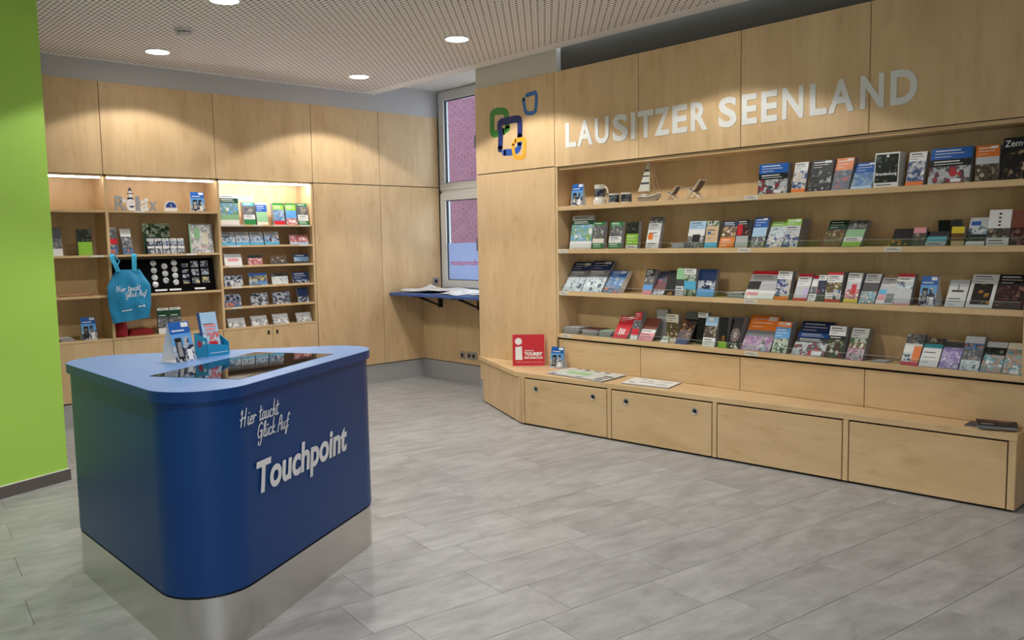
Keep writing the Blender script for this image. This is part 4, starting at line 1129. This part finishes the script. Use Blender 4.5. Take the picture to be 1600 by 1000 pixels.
hull.f.append((0, 1, 2, 3)); hull.m.append(0); hull.f.append((19, 18, 17, 16)); hull.m.append(0)
obj('hull', hull, HULL, t)
obj('gunwale', MB().tube([(-.10, -.014, .046), (-.05, -.027, .042), (0, -.032, .037), (.05, -.028, .043), (.115, -.004, .064)], .004, 6), plain('white_driftwood', (206, 202, 194), .6), t)
obj('cabin', MB().box(-.055, -.01, -.016, .016, .035, .062), SAILW, t, bev=.003)
obj('mast', MB().tube([(.012, 0, .03), (.012, 0, .335)], .004, 8), plain('mast_wood', (196, 184, 160), .6), t)
sail = MB(); mz = [.085, .135, .150, .190, .202, .232, .244, .318]
def sx(z): return .006, -.098 + (z - .085) / (.322 - .085) * .102
for k in range(len(mz) - 1):
    (a0, b0), (a1, b1) = sx(mz[k]), sx(mz[k + 1])
    sail.hexa([(b0, -.0012, mz[k]), (a0, -.0012, mz[k]), (a0, .0012, mz[k]), (b0, .0012, mz[k]), (b1, -.0012, mz[k + 1]), (a1, -.0012, mz[k + 1]), (a1, .0012, mz[k + 1]), (b1, .0012, mz[k + 1])], k % 2 if k in (1, 3, 5) else 0)
obj('striped_sail', sail, [SAILW, SAILB], t)
obj('boom', MB().tube([(-.10, 0, .080), (.012, 0, .080)], .003, 6), ROPE, t)
for a, b in (((.012, 0, .325), (.113, 0, .066)), ((.012, 0, .29), (.07, .012, .05)), ((.012, 0, .29), (.07, -.016, .05))):
    obj('rigging', MB().tube([a, b], .0012, 5), ROPE, t)

WW = plain('whitewashed_wood', (208, 200, 186), .6, 0, .05, 60); FAB = plain('grey_canvas', (112, 108, 100), .85, 0, .06, 90)
def deckchair(label, y, sc):
    t = thing('toy_deckchair', label, 'toy deckchair', (XS + .10, y, SH_Z[0]), RZ, 'two toy deckchairs'); t.scale = (sc, sc, sc)
    for s in (-.034, .034):
        obj('side_rail', MB().tube([(-.052, s, .004), (.050, s, .118)], .0045, 6), WW, t)
        obj('cross_rail', MB().tube([(.046, s * .82, .004), (-.056, s * .82, .072)], .0045, 6), WW, t)
    for x, z in ((.050, .118), (-.056, .072), (.046, .004), (-.052, .006)):
        obj('cross_bar', MB().tube([(x, -.04, z), (x, .04, z)], .0042, 6), WW, t)
    fb = MB(); pts = [(.049, .115), (.030, .082), (.006, .056), (-.02, .05), (-.055, .070)]
    for k in range(len(pts) - 1):
        (x0, z0), (x1, z1) = pts[k], pts[k + 1]
        fb.hexa([(x0, -.028, z0 - .0015), (x1, -.028, z1 - .0015), (x1, .028, z1 - .0015), (x0, .028, z0 - .0015), (x0, -.028, z0), (x1, -.028, z1), (x1, .028, z1), (x0, .028, z0)])
    obj('canvas_seat', fb, FAB, t)
deckchair('smaller toy deckchair beside the model boat', 3.80, .86)
deckchair('larger toy deckchair on the right of the pair', 3.60, 1.12)

# ================================================================== THINGS ON THE BACK SHELVES
def bput(z, x, w_, h, lean, t, bands, label, grp, y0=.03, **k):
    t = min(t, .275 - y0 - .004 - h * math.sin(R(max(lean, 0))))
    return leaflet(k.pop('name', 'brochure_stack'), label, (x, YB + y0, z), 0, w_, h, max(0, lean), max(.003, t), bands, grp, **k)
G1 = 'printed matter on the back shelf units'
bput(1.428, 1.965, .075, .235, 8, .03, [(.4, 'dgrey'), (.35, '~town'), (.25, 'white')], 'grey leaflet half hidden behind the green wall edge', G1)
bput(1.428, 2.176, .109, .215, 5, .04, [(.48, '~darkwood'), (.52, 'lime')], 'dark and lime green leaflet alone beside the green wall', G1)
tent('tent card in the lowest compartment beside the green wall', (2.171, YB + .04, .719), 0, .115, .195, 13)
pile('leaflet_pile', 'small white leaflet pile low beside the green wall', (1.99, YB + .05, .719), 0, .10, .12, 3, .011, ['white', 'silver'], G1, seed=8)
dw = MB(); 
dw.tube([(-.14, 0, .008), (-.06, .004, .012), (.02, -.006, .010), (.09, .004, .018), (.14, .0, .034)], .008, 8)
dw.tube([(-.11, .035, .008), (-.02, .03, .010), (.06, .035, .012), (.12, .03, .014)], .007, 8)
t = thing('driftwood', 'thin tan driftwood sticks on an otherwise empty shelf', 'driftwood', (2.10, YB + .06, 1.0885))
obj('stick', dw, plain('driftwood_tan', (176, 132, 96), .7, 0, .15, 40), t, smooth=50)
# Relax letters and lighthouse
GREYL = plain('grey_painted_letter', (150, 152, 156), .6); WHL = plain('white_painted_letter', (226, 224, 220), .6)
t = thing('relax_letters', 'standing decorative letters spelling Relax with starfish', 'decoration', (2.44, YB + .06, 1.8025))
x = 0.0
for i, (ch, hgt, wd, mt) in enumerate((('R', .118, .085, GREYL), ('e', .100, .075, WHL), ('l', .118, .028, GREYL), ('a', .090, .07, WHL), ('x', .086, .07, GREYL))):
    me = fit_text(ch, 0, wd, hgt if ch in 'Rl' else hgt * 1.35, bold=.004, extrude=.008)
    zmin = min(v.co.y for v in me.vertices); me.transform(Matrix.Translation((0, -zmin, 0)))
    lettering('letter', me, mt, t, frame_mat((x, 0.004 * (i % 2), 0.0), (1, 0, 0), (0, 0, 1)))
    x += wd + .006
star = MB(); P_ = []
for k in range(10):
    r_ = .030 if k % 2 == 0 else .013
    a = math.pi / 2 + k * math.pi / 5
    P_.append((r_ * math.cos(a), r_ * math.sin(a)))
star.prism(P_, 0, .007)
so = obj('starfish', star, WHL, t); so.matrix_local = frame_mat((.070, -.010, .085), (1, 0, 0), (0, 0, 1))
so = obj('starfish', star, WHL, t); so.matrix_local = frame_mat((.255, -.010, .095), (1, 0, 0), (0, .1, 1)); so.scale = (.8, .8, .8)
obj('foot_board', MB().box(-.01, .33, -.02, .028, 0, .0015), WHL, t)
t = thing('toy_lighthouse', 'small dark blue and white striped toy lighthouse', 'toy lighthouse', (2.594, YB + .14, 1.802))
DB = plain('lighthouse_navy', (34, 44, 82), .5)
for k in range(5):
    z0 = .03 * k; r0 = .034 - .0032 * k
    obj('tower_band', MB().lathe([(r0, z0), (r0 - .0032, z0 + .03)], 20), (WHL, DB)[k % 2], t, smooth=40)
obj('gallery', MB().lathe([(.026, .150), (.027, .156)], 20), DB, t)
obj('lantern', MB().lathe([(.014, .156), (.014, .178)], 16), WHL, t, smooth=40)
obj('cap', MB().lathe([(.020, .178), (.008, .195), (.003, .207)], 16), DB, t, smooth=40)
t = thing('souvenir_dome', 'blue half-round souvenir with a small white sail', 'souvenir', (2.913, YB + .07, 1.802))
pts = [(.055 * math.cos(a), .030 + .062 * math.sin(a)) for a in [math.pi * k / 16 for k in range(17)]]
d = obj('dome', MB().prism([(.055, .0), *pts, (-.055, .0)], -.010, .010), WHL, t); d.matrix_local = frame_mat((0, 0, 0), (1, 0, 0), (0, 0, 1))
pts = [(.047 * math.cos(a), .034 + .050 * math.sin(a)) for a in [math.pi * k / 16 for k in range(17)]]
d = obj('blue_face', MB().prism(pts, .010, .0125), plain('souvenir_blue', (36, 66, 140), .4), t); d.matrix_local = frame_mat((0, 0, 0), (1, 0, 0), (0, 0, 1))
d = obj('sail', MB().prism([(-.004, .042), (.006, .042), (-.004, .074)], .0125, .0140), WHL, t); d.matrix_local = frame_mat((0, 0, 0), (1, 0, 0), (0, 0, 1))
obj('foot', MB().box(-.05, .05, -.02, .02, 0, .006), WHL, t)
tent('blue tent card on the board with the Relax letters', (3.155, YB + .05, 1.802), 0, .125, .178, 6)
# second board of the middle unit
bput(1.427, 2.402, .066, .235, 6, .03, [(.42, '~town'), (.2, 'red'), (.38, '~boats')], 'narrow photo leaflet above the turquoise bag strap', G1)
bput(1.427, 2.520, .088, .235, 20, .03, [(.3, 'white'), (.45, '~town'), (.25, '~boats')], 'white leaflet leaning behind the turquoise bag', G1)
ob = bput(1.427, 2.795, .235, .275, 11, .006, [(.45, '~greenery'), (.55, 'dgreen')], 'green display poster behind five small leaflets', G1, y0=.09, name='display_board')
for k in range(5):
    xx = 2.712 + .066 * k
    bput(1.427, xx, .058, .138, 11, .012, [(.16, 'white+'), (.34, '~deck'), (.14, 'white'), (.36, '~tiles')], 'small white photo leaflet, %s of five before the green poster' % ('leftmost', 'second from left', 'middle one', 'second from right', 'rightmost')[k], 'five small photo leaflets')
bput(1.427, 3.165, .215, .268, 6, .012, [(1, '~sketch')], 'framed pale map sheet at the right of its board', G1, name='framed_map', emb=[(-.5, -.44, 0, 1, 'lgreen'), (.44, .5, .4, 1, 'mgrey'), (-.44, .44, .96, 1, 'mgrey'), (-.3, -.05, .5, .85, 'lgreen'), (.02, .3, .3, .7, 'cream'), (-.35, .3, .2, .22, 'pink')])
# badge board
t = thing('badge_board', 'black display board with round badges and fridge magnets', 'display board', (2.985, YB + .05, 1.0845), 0)
BL = R(10)
bw, bh = .60, .30
obj('board', MB().box(-.605, bw / 2, 0, .008, 0, bh), plain('board_black', (8, 8, 9), .9, spec=0.1), t, rot=(-BL, 0, 0), loc=(0, 0.0, .002))
bsn, bcs = math.sin(BL), math.cos(BL)
bm_ = frame_mat((0, -.0005, .002), (1, 0, 0), (0, bsn, bcs))
badm = [photo('badge_a', [(210, 212, 214), (150, 152, 156), (230, 230, 230), (90, 92, 96)], 30), plain('badge_silver', (200, 202, 204), .3, .3)]
k_ = 0
for x_, zs in ((-.245, (.262, .198, .135, .072)), (-.150, (.232, .168, .105)), (-.062, (.262, .202, .145, .085))):
    for z_ in zs:
        o = obj('badge', MB().lathe([(.0265, 0), (.0265, .004), (.022, .007)], 20, (x_, z_, 0)), badm[k_ % 2], t, smooth=40); o.matrix_local = bm_; k_ += 1
magm = [photo('magnet_a', PH['deck'], 24), photo('magnet_b', PH['coast'], 24), photo('magnet_c', PH['shore'], 24)]
for x_, zs, mw_, mh_ in ((.032, (.235, .182, .135, .085), .058, .032), (.120, (.245, .170, .095), .066, .056), (.212, (.245, .172, .098), .066, .056)):
    for z_ in zs:
        o = obj('magnet', MB().box(x_ - mw_ / 2, x_ + mw_ / 2, z_ - mh_ / 2, z_ + mh_ / 2, 0, .004), magm[k_ % 3], t); o.matrix_local = bm_; k_ += 1
for x_, w_ in ((-.20, .105), (-.075, .105), (.15, .10)):
    o = obj('price_strip', MB().box(x_ - w_ / 2, x_ + w_ / 2, .012, .028, 0, .0015), WHITEP, t); o.matrix_local = bm_
# turquoise bag hanging from the shelf board
BAG = plain('turquoise_nylon', (22, 132, 180), .42, 0, .10, 14)
t = thing('drawstring_bag', 'turquoise drawstring bag hanging before the middle shelf unit', 'bag', (2.478, YB - .052, 1.03))
NX, NZ = 16, 16
bagv = MB()
def bag_pt(u, v, side):
    hw_ = .165 + .012 * math.sin(v * 3.0)
    if v > .68: hw_ *= 1 - .42 * ((v - .68) / .32) ** 1.0
    if v < .2: hw_ *= .96 - .06 * (.2 - v) / .2 * (1 if u < 0 else .3)
    z = -.150 + .420 * v + (-.03 * (1 - u) * .5 if v < .5 else 0) * (1 - 2 * v)
    bul = .030 * math.sqrt(max(0, 1 - (u * u))) * (.35 + .65 * math.sin(math.pi * min(1, v * .95 + .05)))
    wr = .004 * math.sin(u * 9 + v * 4) + .004 * math.sin(v * 13 + u * 3)
    return (u * hw_, side * bul + (wr if side < 0 else 0) - .0, z)
for side in (-1, 1):
    i0 = len(bagv.v)
    for j in range(NZ + 1):
        for i in range(NX + 1):
            bagv.v.append(bag_pt(-1 + 2 * i / NX, j / NZ, side))
    for j in range(NZ):
        for i in range(NX):
            a = i0 + j * (NX + 1) + i
            bagv.f.append((a, a + 1, a + NX + 2, a + NX + 1)); bagv.m.append(0)
obj('bag_body', bagv, BAG, t, smooth=80)
STR = plain('turquoise_webbing', (52, 170, 214), .6, 0, .15, 60)
for s, x1 in ((-1, -.130), (1, .050)):
    x0 = -.085 if s < 0 else .045
    st = MB()
    path = [(x0, -.012, .255), (x0 + (x1 - x0) * .5, -.014, .32), (x1, -.006, .385), (x1 + .012, .012, .405), (x1 + .026, .045, .4005)]
    for k in range(len(path) - 1):
        a, b = path[k], path[k + 1]
        for off in (0.0,):
            st.hexa([(a[0] - .019, a[1] - .004, a[2]), (a[0] + .019, a[1] - .004, a[2]), (a[0] + .019, a[1] + .001, a[2]), (a[0] - .019, a[1] + .001, a[2]),
                     (b[0] - .019, b[1] - .004, b[2]), (b[0] + .019, b[1] - .004, b[2]), (b[0] + .019, b[1] + .001, b[2]), (b[0] - .019, b[1] + .001, b[2])])
    obj('strap', st, STR, t)
    obj('strap_loop', MB().tube([(x0 - .004, -.012, .26), (x0 + .03 * s * .3, -.016, .30), (x0 + .015, -.014, .345), (x1 + .022, -.004, .392)], .006, 6), STR, t)
hb = handwriting([('Hier taucht', 0.0, 0.0), ('Glück Auf', 0.07, -0.052)], .045, .0042)
o = obj('slogan', hb, WHITEP, t); o.matrix_local = frame_mat((-.118, -.0345, .085), (1, 0, .06), (-.06, -.02, 1))
o = obj('small_print', MB().box(-.09, -.005, -.072, -.066, 0, .0006).box(.05, .085, -.058, -.050, 0, .0006).box(.09, .105, -.062, -.046, 0, .0006), WHITEP, t)
o.matrix_local = frame_mat((0, -.0335, 0), (1, 0, .12), (-.12, 0, 1))
# red pouch, red cloth, green booklets at the bottom
RED = plain('dark_red_cloth', (150, 22, 28), .75, 0, .12, 30)
t = thing('red_pouch', 'upright dark red pouch under the turquoise bag', 'pouch', (2.43, YB + .08, .719))
obj('pouch_body', MB().lathe([(.045, 0), (.056, .015), (.058, .07), (.050, .12), (.030, .155), (.022, .165)], 18), RED, t, smooth=60)
obj('tie', MB().lathe([(.0325, .150), (.034, .155), (.031, .160)], 16, caps=False), BLK, t)
t = thing('folded_cloth', 'low stack of folded red cloths beside the red pouch', 'cloth', (2.60, YB + .06, .719))
for k in range(3):
    obj('fold', MB().box(-.105 + .008 * k, .105 - .006 * k, 0, .16, .018 * k, .018 * k + .017), RED, t, bev=.006, seg=3, smooth=60, rot=(0, 0, .04 * (k - 1)))
for x_, lb in ((2.785, 'green booklet with grey photo, left of the low pair'), (2.892, 'green booklet with grey photo, right of the low pair')):
    bput(.719, x_, .098, .228, 4, .03, [(.09, 'white+'), (.13, 'dgreen'), (.14, 'dgreen+'), (.42, '~town'), (.22, 'white')], lb + ' in the middle unit', G1)
bput(.719, 3.215, .10, .03, 55, .01, [(1, 'silver')], 'thin silver leaflet lying at the right end of the middle unit', G1)
# postcards and maps in the right unit
U = 'in the postcard unit'
bput(1.684, 3.440, .186, .275, 3, .02, [(.11, 'white+'), (.16, 'dgreen+'), (.40, '~meadow'), (.33, 'lgreen')], 'tall cycling map with a dark green strip ' + U, G1, name='map_stack', emb=[(-.5, .5, .0, .16, 'white')])
for x_, bands, lb in ((3.641, [(.16, 'teal+'), (.4, '~town'), (.2, 'white+'), (.24, 'green')], 'teal and green folding map'),
                      (3.770, [(.1, 'white'), (.32, 'blue+'), (.46, 'lgreen'), (.12, 'cream')], 'folding map with blue title and pale green foot'),
                      (3.948, [(.1, 'green'), (.22, 'lime+'), (.5, '~seaside'), (.18, 'red')], 'lime-topped folding map with a dark tower'),
                      (4.078, [(.08, 'green'), (.26, 'lime+'), (.36, 'sky'), (.3, '~rose')], 'lime-topped folding map with rosy foot'),
                      (4.205, [(.14, 'green+'), (.4, '~town'), (.28, 'white+'), (.18, 'green+')], 'green-edged folding map at the right end')):
    bput(1.684, x_, .112, .215, 10, .05, bands, lb + ', top board ' + U, G1, name='folding_map')
for k, x_ in enumerate((3.420, 3.562, 3.704, 3.858)):
    bput(1.492, x_, .134 if k < 3 else .15, .128, 14, .02, [(.28, 'grey+'), (.5, '~cards'), (.22, 'aqua')], 'blue and pink picture card %s of the row of four' % ('left', 'second from left', 'third', 'rightmost')[k], 'row of four blue picture cards', name='postcard_stack', cat='postcards')
bput(1.492, 4.150, .20, .100, 20, .02, [(.8, '~rose'), (.2, 'pblue')], 'wide pink postcard stack on the second board ' + U, G1, name='postcard_stack', cat='postcards')
ROWS = [(1.304, 14, [(3.457, .171, .110, [(.3, 'grey'), (.5, 'white'), (.2, 'white')], 'white postcard with red writing'), (3.678, .145, .094, [(.3, '~darkwood'), (.7, '~rose')], 'pink sunset postcard'),
                     (3.922, .166, .093, [(.25, 'brown'), (.55, '~stone'), (.2, 'dgrey')], 'brown arched bridge postcard'), (4.166, .158, .093, [(.3, 'navy+'), (.45, '~seaside'), (.25, 'dgrey')], 'navy winter lake postcard')]),
        (1.108, 12, [(3.452, .180, .105, [(.4, '~deck'), (.6, '~tiles')], 'postcard with busy white figures'), (3.700, .184, .117, [(.2, 'blue'), (.45, '~shore'), (.35, '~seaside')], 'blue postcard with sandy spit'),
                     (3.925, .171, .111, [(.3, '~darkwood'), (.7, '~map')], 'pale yellow spotted postcard'), (4.152, .177, .113, [(.7, 'navy+'), (.3, '~deck')], 'deep navy postcard')]),
        (.915, 12, [(3.437, .162, .121, [(.5, '~deck'), (.5, '~boats')], 'dark postcard with white lighthouse'), (3.704, .175, .118, [(.3, '~deck'), (.7, '~tiles')], 'white-framed multi view postcard left of its twin'),
                    (3.934, .181, .117, [(.3, '~deck'), (.7, '~tiles')], 'white-framed multi view postcard right of its twin'), (4.171, .115, .144, [(.6, 'navy'), (.4, '~deck')], 'upright navy postcard')]),
        (.719, 24, [(3.465, .169, .094, None, 'leftmost'), (3.695, .166, .101, None, 'second'), (3.920, .163, .104, None, 'third'), (4.172, .164, .100, None, 'rightmost')])]
for z, ln, items in ROWS:
    for x_, w_, h_, bands, lb in items:
        if bands is None:
            bput(z, x_, w_, h_, ln, .02, [(.3, 'silver'), (.7, '~sketch')], lb + ' of the four white sketch postcards on the lowest board', 'white sketch postcards', name='postcard_stack', cat='postcards')
        else:
            e_ = [(-.3, .3, .35, .6, 'pink')] if 'red writing' in lb else None
            bput(z, x_, w_, h_, ln, .02, bands, lb + ' ' + U, 'postcards in the postcard unit', name='postcard_stack', cat='postcards', emb=e_)

# ================================================================== THINGS ON BENCH, TABLE AND KIOSK
t = thing('information_sign', 'red square TOURIST INFORMATION sign standing on the bench', 'sign', (4.915, 5.125, .423), math.atan2(-.203, .197))
SR = plain('sign_red', (204, 32, 40), .35); SRW = plain('sign_white', (236, 236, 234), .5); SRE = plain('sign_rim', (222, 116, 116), .5)
tl = R(8); sm = frame_mat((0, 0, 0.003), (1, 0, 0), (0, math.sin(tl), math.cos(tl)))
def sgn_part(nm, mb, mt):
    o = obj(nm, mb, mt, t); o.matrix_local = sm; return o
sgn_part('panel', MB().box(-.137, .137, 0, .268, -.006, 0), SR)
sgn_part('rim', MB().box(-.137, .137, 0, .003, 0, .001).box(-.137, .137, .265, .268, 0, .001).box(-.137, -.134, .003, .265, 0, .001).box(.134, .137, .003, .265, 0, .001), SRE)
sgn_part('letter_dot', MB().lathe([(.030, 0), (.030, .001)], 28, (-.085, .208, 0)), SRW)
sgn_part('letter_stem', MB().prism([(-.112, .050), (-.052, .050), (-.056, .166), (-.112, .160)], 0, .001), SRW)
for tx, x0, x1, z_, hh, bo in (('GEPRÜFTE', -.035, .045, .122, .011, .0004), ('TOURIST', -.035, .118, .088, .025, .0022), ('INFORMATION', -.035, .120, .060, .017, .0010), ('Zertifiziert vom Deutschen Tourismusverband', -.105, .120, .028, .007, 0.0)):
    lettering('sign_text', fit_text(tx, x0, x1, hh, bold=bo, extrude=.0005), SRW, t, sm @ Matrix.Translation((0, z_, .0006)))
for s in (-.06, .06):
    obj('foot', MB().box(s - .012, s + .012, -.012, .045, 0, .003), plain('clear_foot', (220, 200, 196), .3), t)
obj('prop', MB().hexa([(-.02, .040, 0), (.02, .040, 0), (.02, .043, 0), (-.02, .043, 0), (-.02, .030, .15), (.02, .030, .15), (.02, .033, .15), (-.02, .033, .15)]), plain('clear_foot', (220, 200, 196), .3), t)
tent('blue tent card on the bench beside the red sign', (4.985, 4.87, .423), R(-82), .13, .178, 11)
MAPM = photo('mapsheet', [(228, 230, 228), (196, 214, 204), (234, 234, 232), (180, 196, 206), (226, 206, 200)], 9)
def flat_stack(name, label, quad, z0, n, th, mat, emb, cat, group=None):
    """stack of sheets with corner points quad (seen from above, counter-clockwise)"""
    cx = sum(q[0] for q in quad) / 4; cy = sum(q[1] for q in quad) / 4
    t = thing(name, label, cat, (cx, cy, z0), 0, group)
    rr = random.Random(len(label))
    for k in range(n):
        j = [(q[0] - cx + rr.uniform(-.004, .004), q[1] - cy + rr.uniform(-.004, .004)) for q in quad]
        obj('sheet', MB().prism(j, th * k, th * (k + 1) - .0004), [mat] if k == n - 1 else [PAPERD], t)
    A, B_, D_ = Vector((quad[0][0] - cx, quad[0][1] - cy)), Vector((quad[1][0] - cx, quad[1][1] - cy)), Vector((quad[3][0] - cx, quad[3][1] - cy))
    for (u0, u1, v0, v1, spec) in emb:
        p = [A + (B_ - A) * u + (D_ - A) * v for u, v in ((u0, v0), (u1, v0), (u1, v1), (u0, v1))]
        obj('print_block', MB().prism([(q.x, q.y) for q in p], th * n - .0003, th * n + .0003), ink(spec), t)
    return t
flat_stack('map_pad', 'larger pad of coloured area maps on the bench', [(4.715, 4.700), (4.695, 4.105), (5.035, 4.155), (5.040, 4.745)], .423, 4, .003, MAPM,
           [(.05, .12, .0, .14, 'purple'), (.15, .24, .86, .98, 'mgrey'), (.30, .40, .86, .98, 'dgrey'), (.48, .58, .86, .98, 'mgrey'), (.66, .76, .86, .98, 'dgrey'), (.82, .96, .05, .16, 'dgrey'), (.82, .96, .24, .36, 'mgrey'), (.82, .96, .45, .58, 'dgrey'), (.5, .62, .03, .12, 'mgrey'), (.2, .6, .3, .6, 'lgreen')], 'map pad')
flat_stack('map_pad', 'smaller white map pad on the bench near the second drawer', [(4.745, 3.965), (4.795, 3.575), (5.035, 3.640), (5.010, 4.040)], .423, 3, .003, PAPER,
           [(.1, .2, .2, .28, 'dgrey'), (.3, .6, .35, .4, 'mgrey'), (.4, .5, .6, .66, 'dgrey'), (.66, .9, .25, .3, 'mgrey'), (.7, .9, .62, .66, 'dgrey'), (.2, .34, .75, .8, 'mgrey')], 'map pad')
flat_stack('magazine', 'grey magazine under the dark one at the right bench end', [(4.915, 1.665), (4.925, 1.500), (5.050, 1.520), (5.050, 1.680)], .423, 2, .004, plain('magazine_grey', (70, 70, 74), .6, 0, .3, 30), [], 'magazine', 'magazines on the bench end')
flat_stack('magazine', 'dark magazine with red print on top at the right bench end', [(4.868, 1.585), (4.930, 1.412), (5.060, 1.450), (5.010, 1.640)], .4312, 5, .0045, plain('magazine_black', (24, 22, 26), .6, 0, .3, 30), [(.2, .5, .55, .8, 'dred'), (.55, .9, .6, .9, 'rbrown'), (.1, .4, .15, .22, 'silver')], 'magazine', 'magazines on the bench end')
# papers on the blue table
def sheet(label, cx, cy, w_, d_, rz, z0, mat, lift, seed, emb=()):
    t = thing('paper_sheet', label, 'paper', (cx, cy, z0), rz, 'papers on the blue table')
    rr = random.Random(seed); N = 8; mb = MB(); i0 = 0
    ph = [rr.uniform(0, 6) for _ in range(4)]
    zz = lambda u, v: .0015 + lift * (.5 + .25 * math.sin(u * 5 + ph[0]) + .25 * math.sin(v * 6 + ph[1])) * (.4 + u * v)
    for layer in (0, .0012):
        for j in range(N + 1):
            for i in range(N + 1):
                u, v = i / N, j / N
                mb.v.append(((u - .5) * w_, (v - .5) * d_, zz(u, v) + layer))
    for l in (0, 1):
        for j in range(N):
            for i in range(N):
                a = l * (N + 1) ** 2 + j * (N + 1) + i
                mb.f.append((a, a + 1, a + N + 2, a + N + 1)); mb.m.append(0)
    obj('leaf', mb, mat, t, smooth=60)
    return t
TP = photo('tablepaper', [(240, 240, 238), (244, 244, 242), (228, 232, 234), (150, 154, 160)], 11)
sheet('large crumpled white map sheet by the window end of the blue table', 5.50, 7.17, .46, .62, .1, .961, TP, .075, 4)
sheet('white sheet spread along the front of the blue table', 5.42, 6.62, .40, .40, -.10, .961, TP, .05, 6)
sheet('white sheet at the near end of the blue table', 5.46, 6.15, .38, .36, .12, .961, TP, .05, 8)
# kiosk: tent card and turquoise display box
tent('blue tent card standing on the kiosk top', (1.468, 3.742, .966), R(17), .108, .185, 16)
TQ = plain('box_turquoise', (40, 150, 196), .4, 0, .08, 20)
t = thing('display_box', 'turquoise cardboard display box on the kiosk top', 'display box', (1.655, 3.835, .966), R(13))
bw_, bd_ = .122, .095
def wall4(p0, p1, h0, h1, th=.002):
    a = Vector(p0); b = Vector(p1); n_ = Vector((-(b - a).y, (b - a).x)).normalized() * th
    return [(a.x, a.y, 0), (b.x, b.y, 0), (b.x + n_.x, b.y + n_.y, 0), (a.x + n_.x, a.y + n_.y, 0), (a.x, a.y, h0), (b.x, b.y, h1), (b.x + n_.x, b.y + n_.y, h1), (a.x + n_.x, a.y + n_.y, h0)]
q0, q1, q2, q3 = (-bw_ / 2, 0), (bw_ / 2, 0), (bw_ / 2, bd_), (-bw_ / 2, bd_)
obj('front_wall', MB().hexa(wall4(q0, q1, .062, .045)), TQ, t)
obj('right_wall', MB().hexa(wall4(q1, q2, .060, .105)), TQ, t)
obj('back_wall', MB().hexa(wall4(q2, q3, .105, .105)), TQ, t)
obj('left_wall', MB().hexa(wall4(q3, q0, .105, .088)), TQ, t)
obj('box_floor', MB().box(-bw_ / 2 + .002, bw_ / 2 - .002, .002, bd_ - .002, .0005, .002), TQ, t)
o = obj('printed_badge', MB().lathe([(.017, 0), (.017, .0006)], 20), plain('badge_crimson', (176, 36, 72), .4), t); o.matrix_local = frame_mat((-bw_ / 2 - .0004, .055, .058), (0, -1, 0), (0, 0, 1))
o = obj('printed_dot', MB().lathe([(.009, 0), (.009, .0006)], 16), plain('dot_pale', (206, 226, 214), .4), t); o.matrix_local = frame_mat((-bw_ / 2 - .0004, .022, .066), (0, -1, 0), (0, 0, 1))
obj('print_line', MB().box(-.045, .05, -.0008, -.0002, .014, .017), WHITEP, t)
c_, s_ = math.cos(R(13)), math.sin(R(13))
def bxpos(lx, ly, z): return (1.655 + lx * c_ - ly * s_, 3.835 + lx * s_ + ly * c_, z)
leaflet('flyer_stack', 'pale blue flyers with red print inside the turquoise box', bxpos(-.012, .012, .9685), R(13), .088, .205, 12, .022,
        [(.22, 'pblue'), (.10, 'pblue+'), (.14, 'pblue'), (.3, '~cartoon'), (.24, 'pblue')], 'flyers in the display box', 'flyers', emb=[(-.36, .36, .66, .72, 'pink'), (-.3, .3, .58, .63, 'pink'), (-.2, .3, .24, .32, 'red')], pages=plain('flyer_edges_navy', (44, 78, 140), .6, 0, .2, 200))
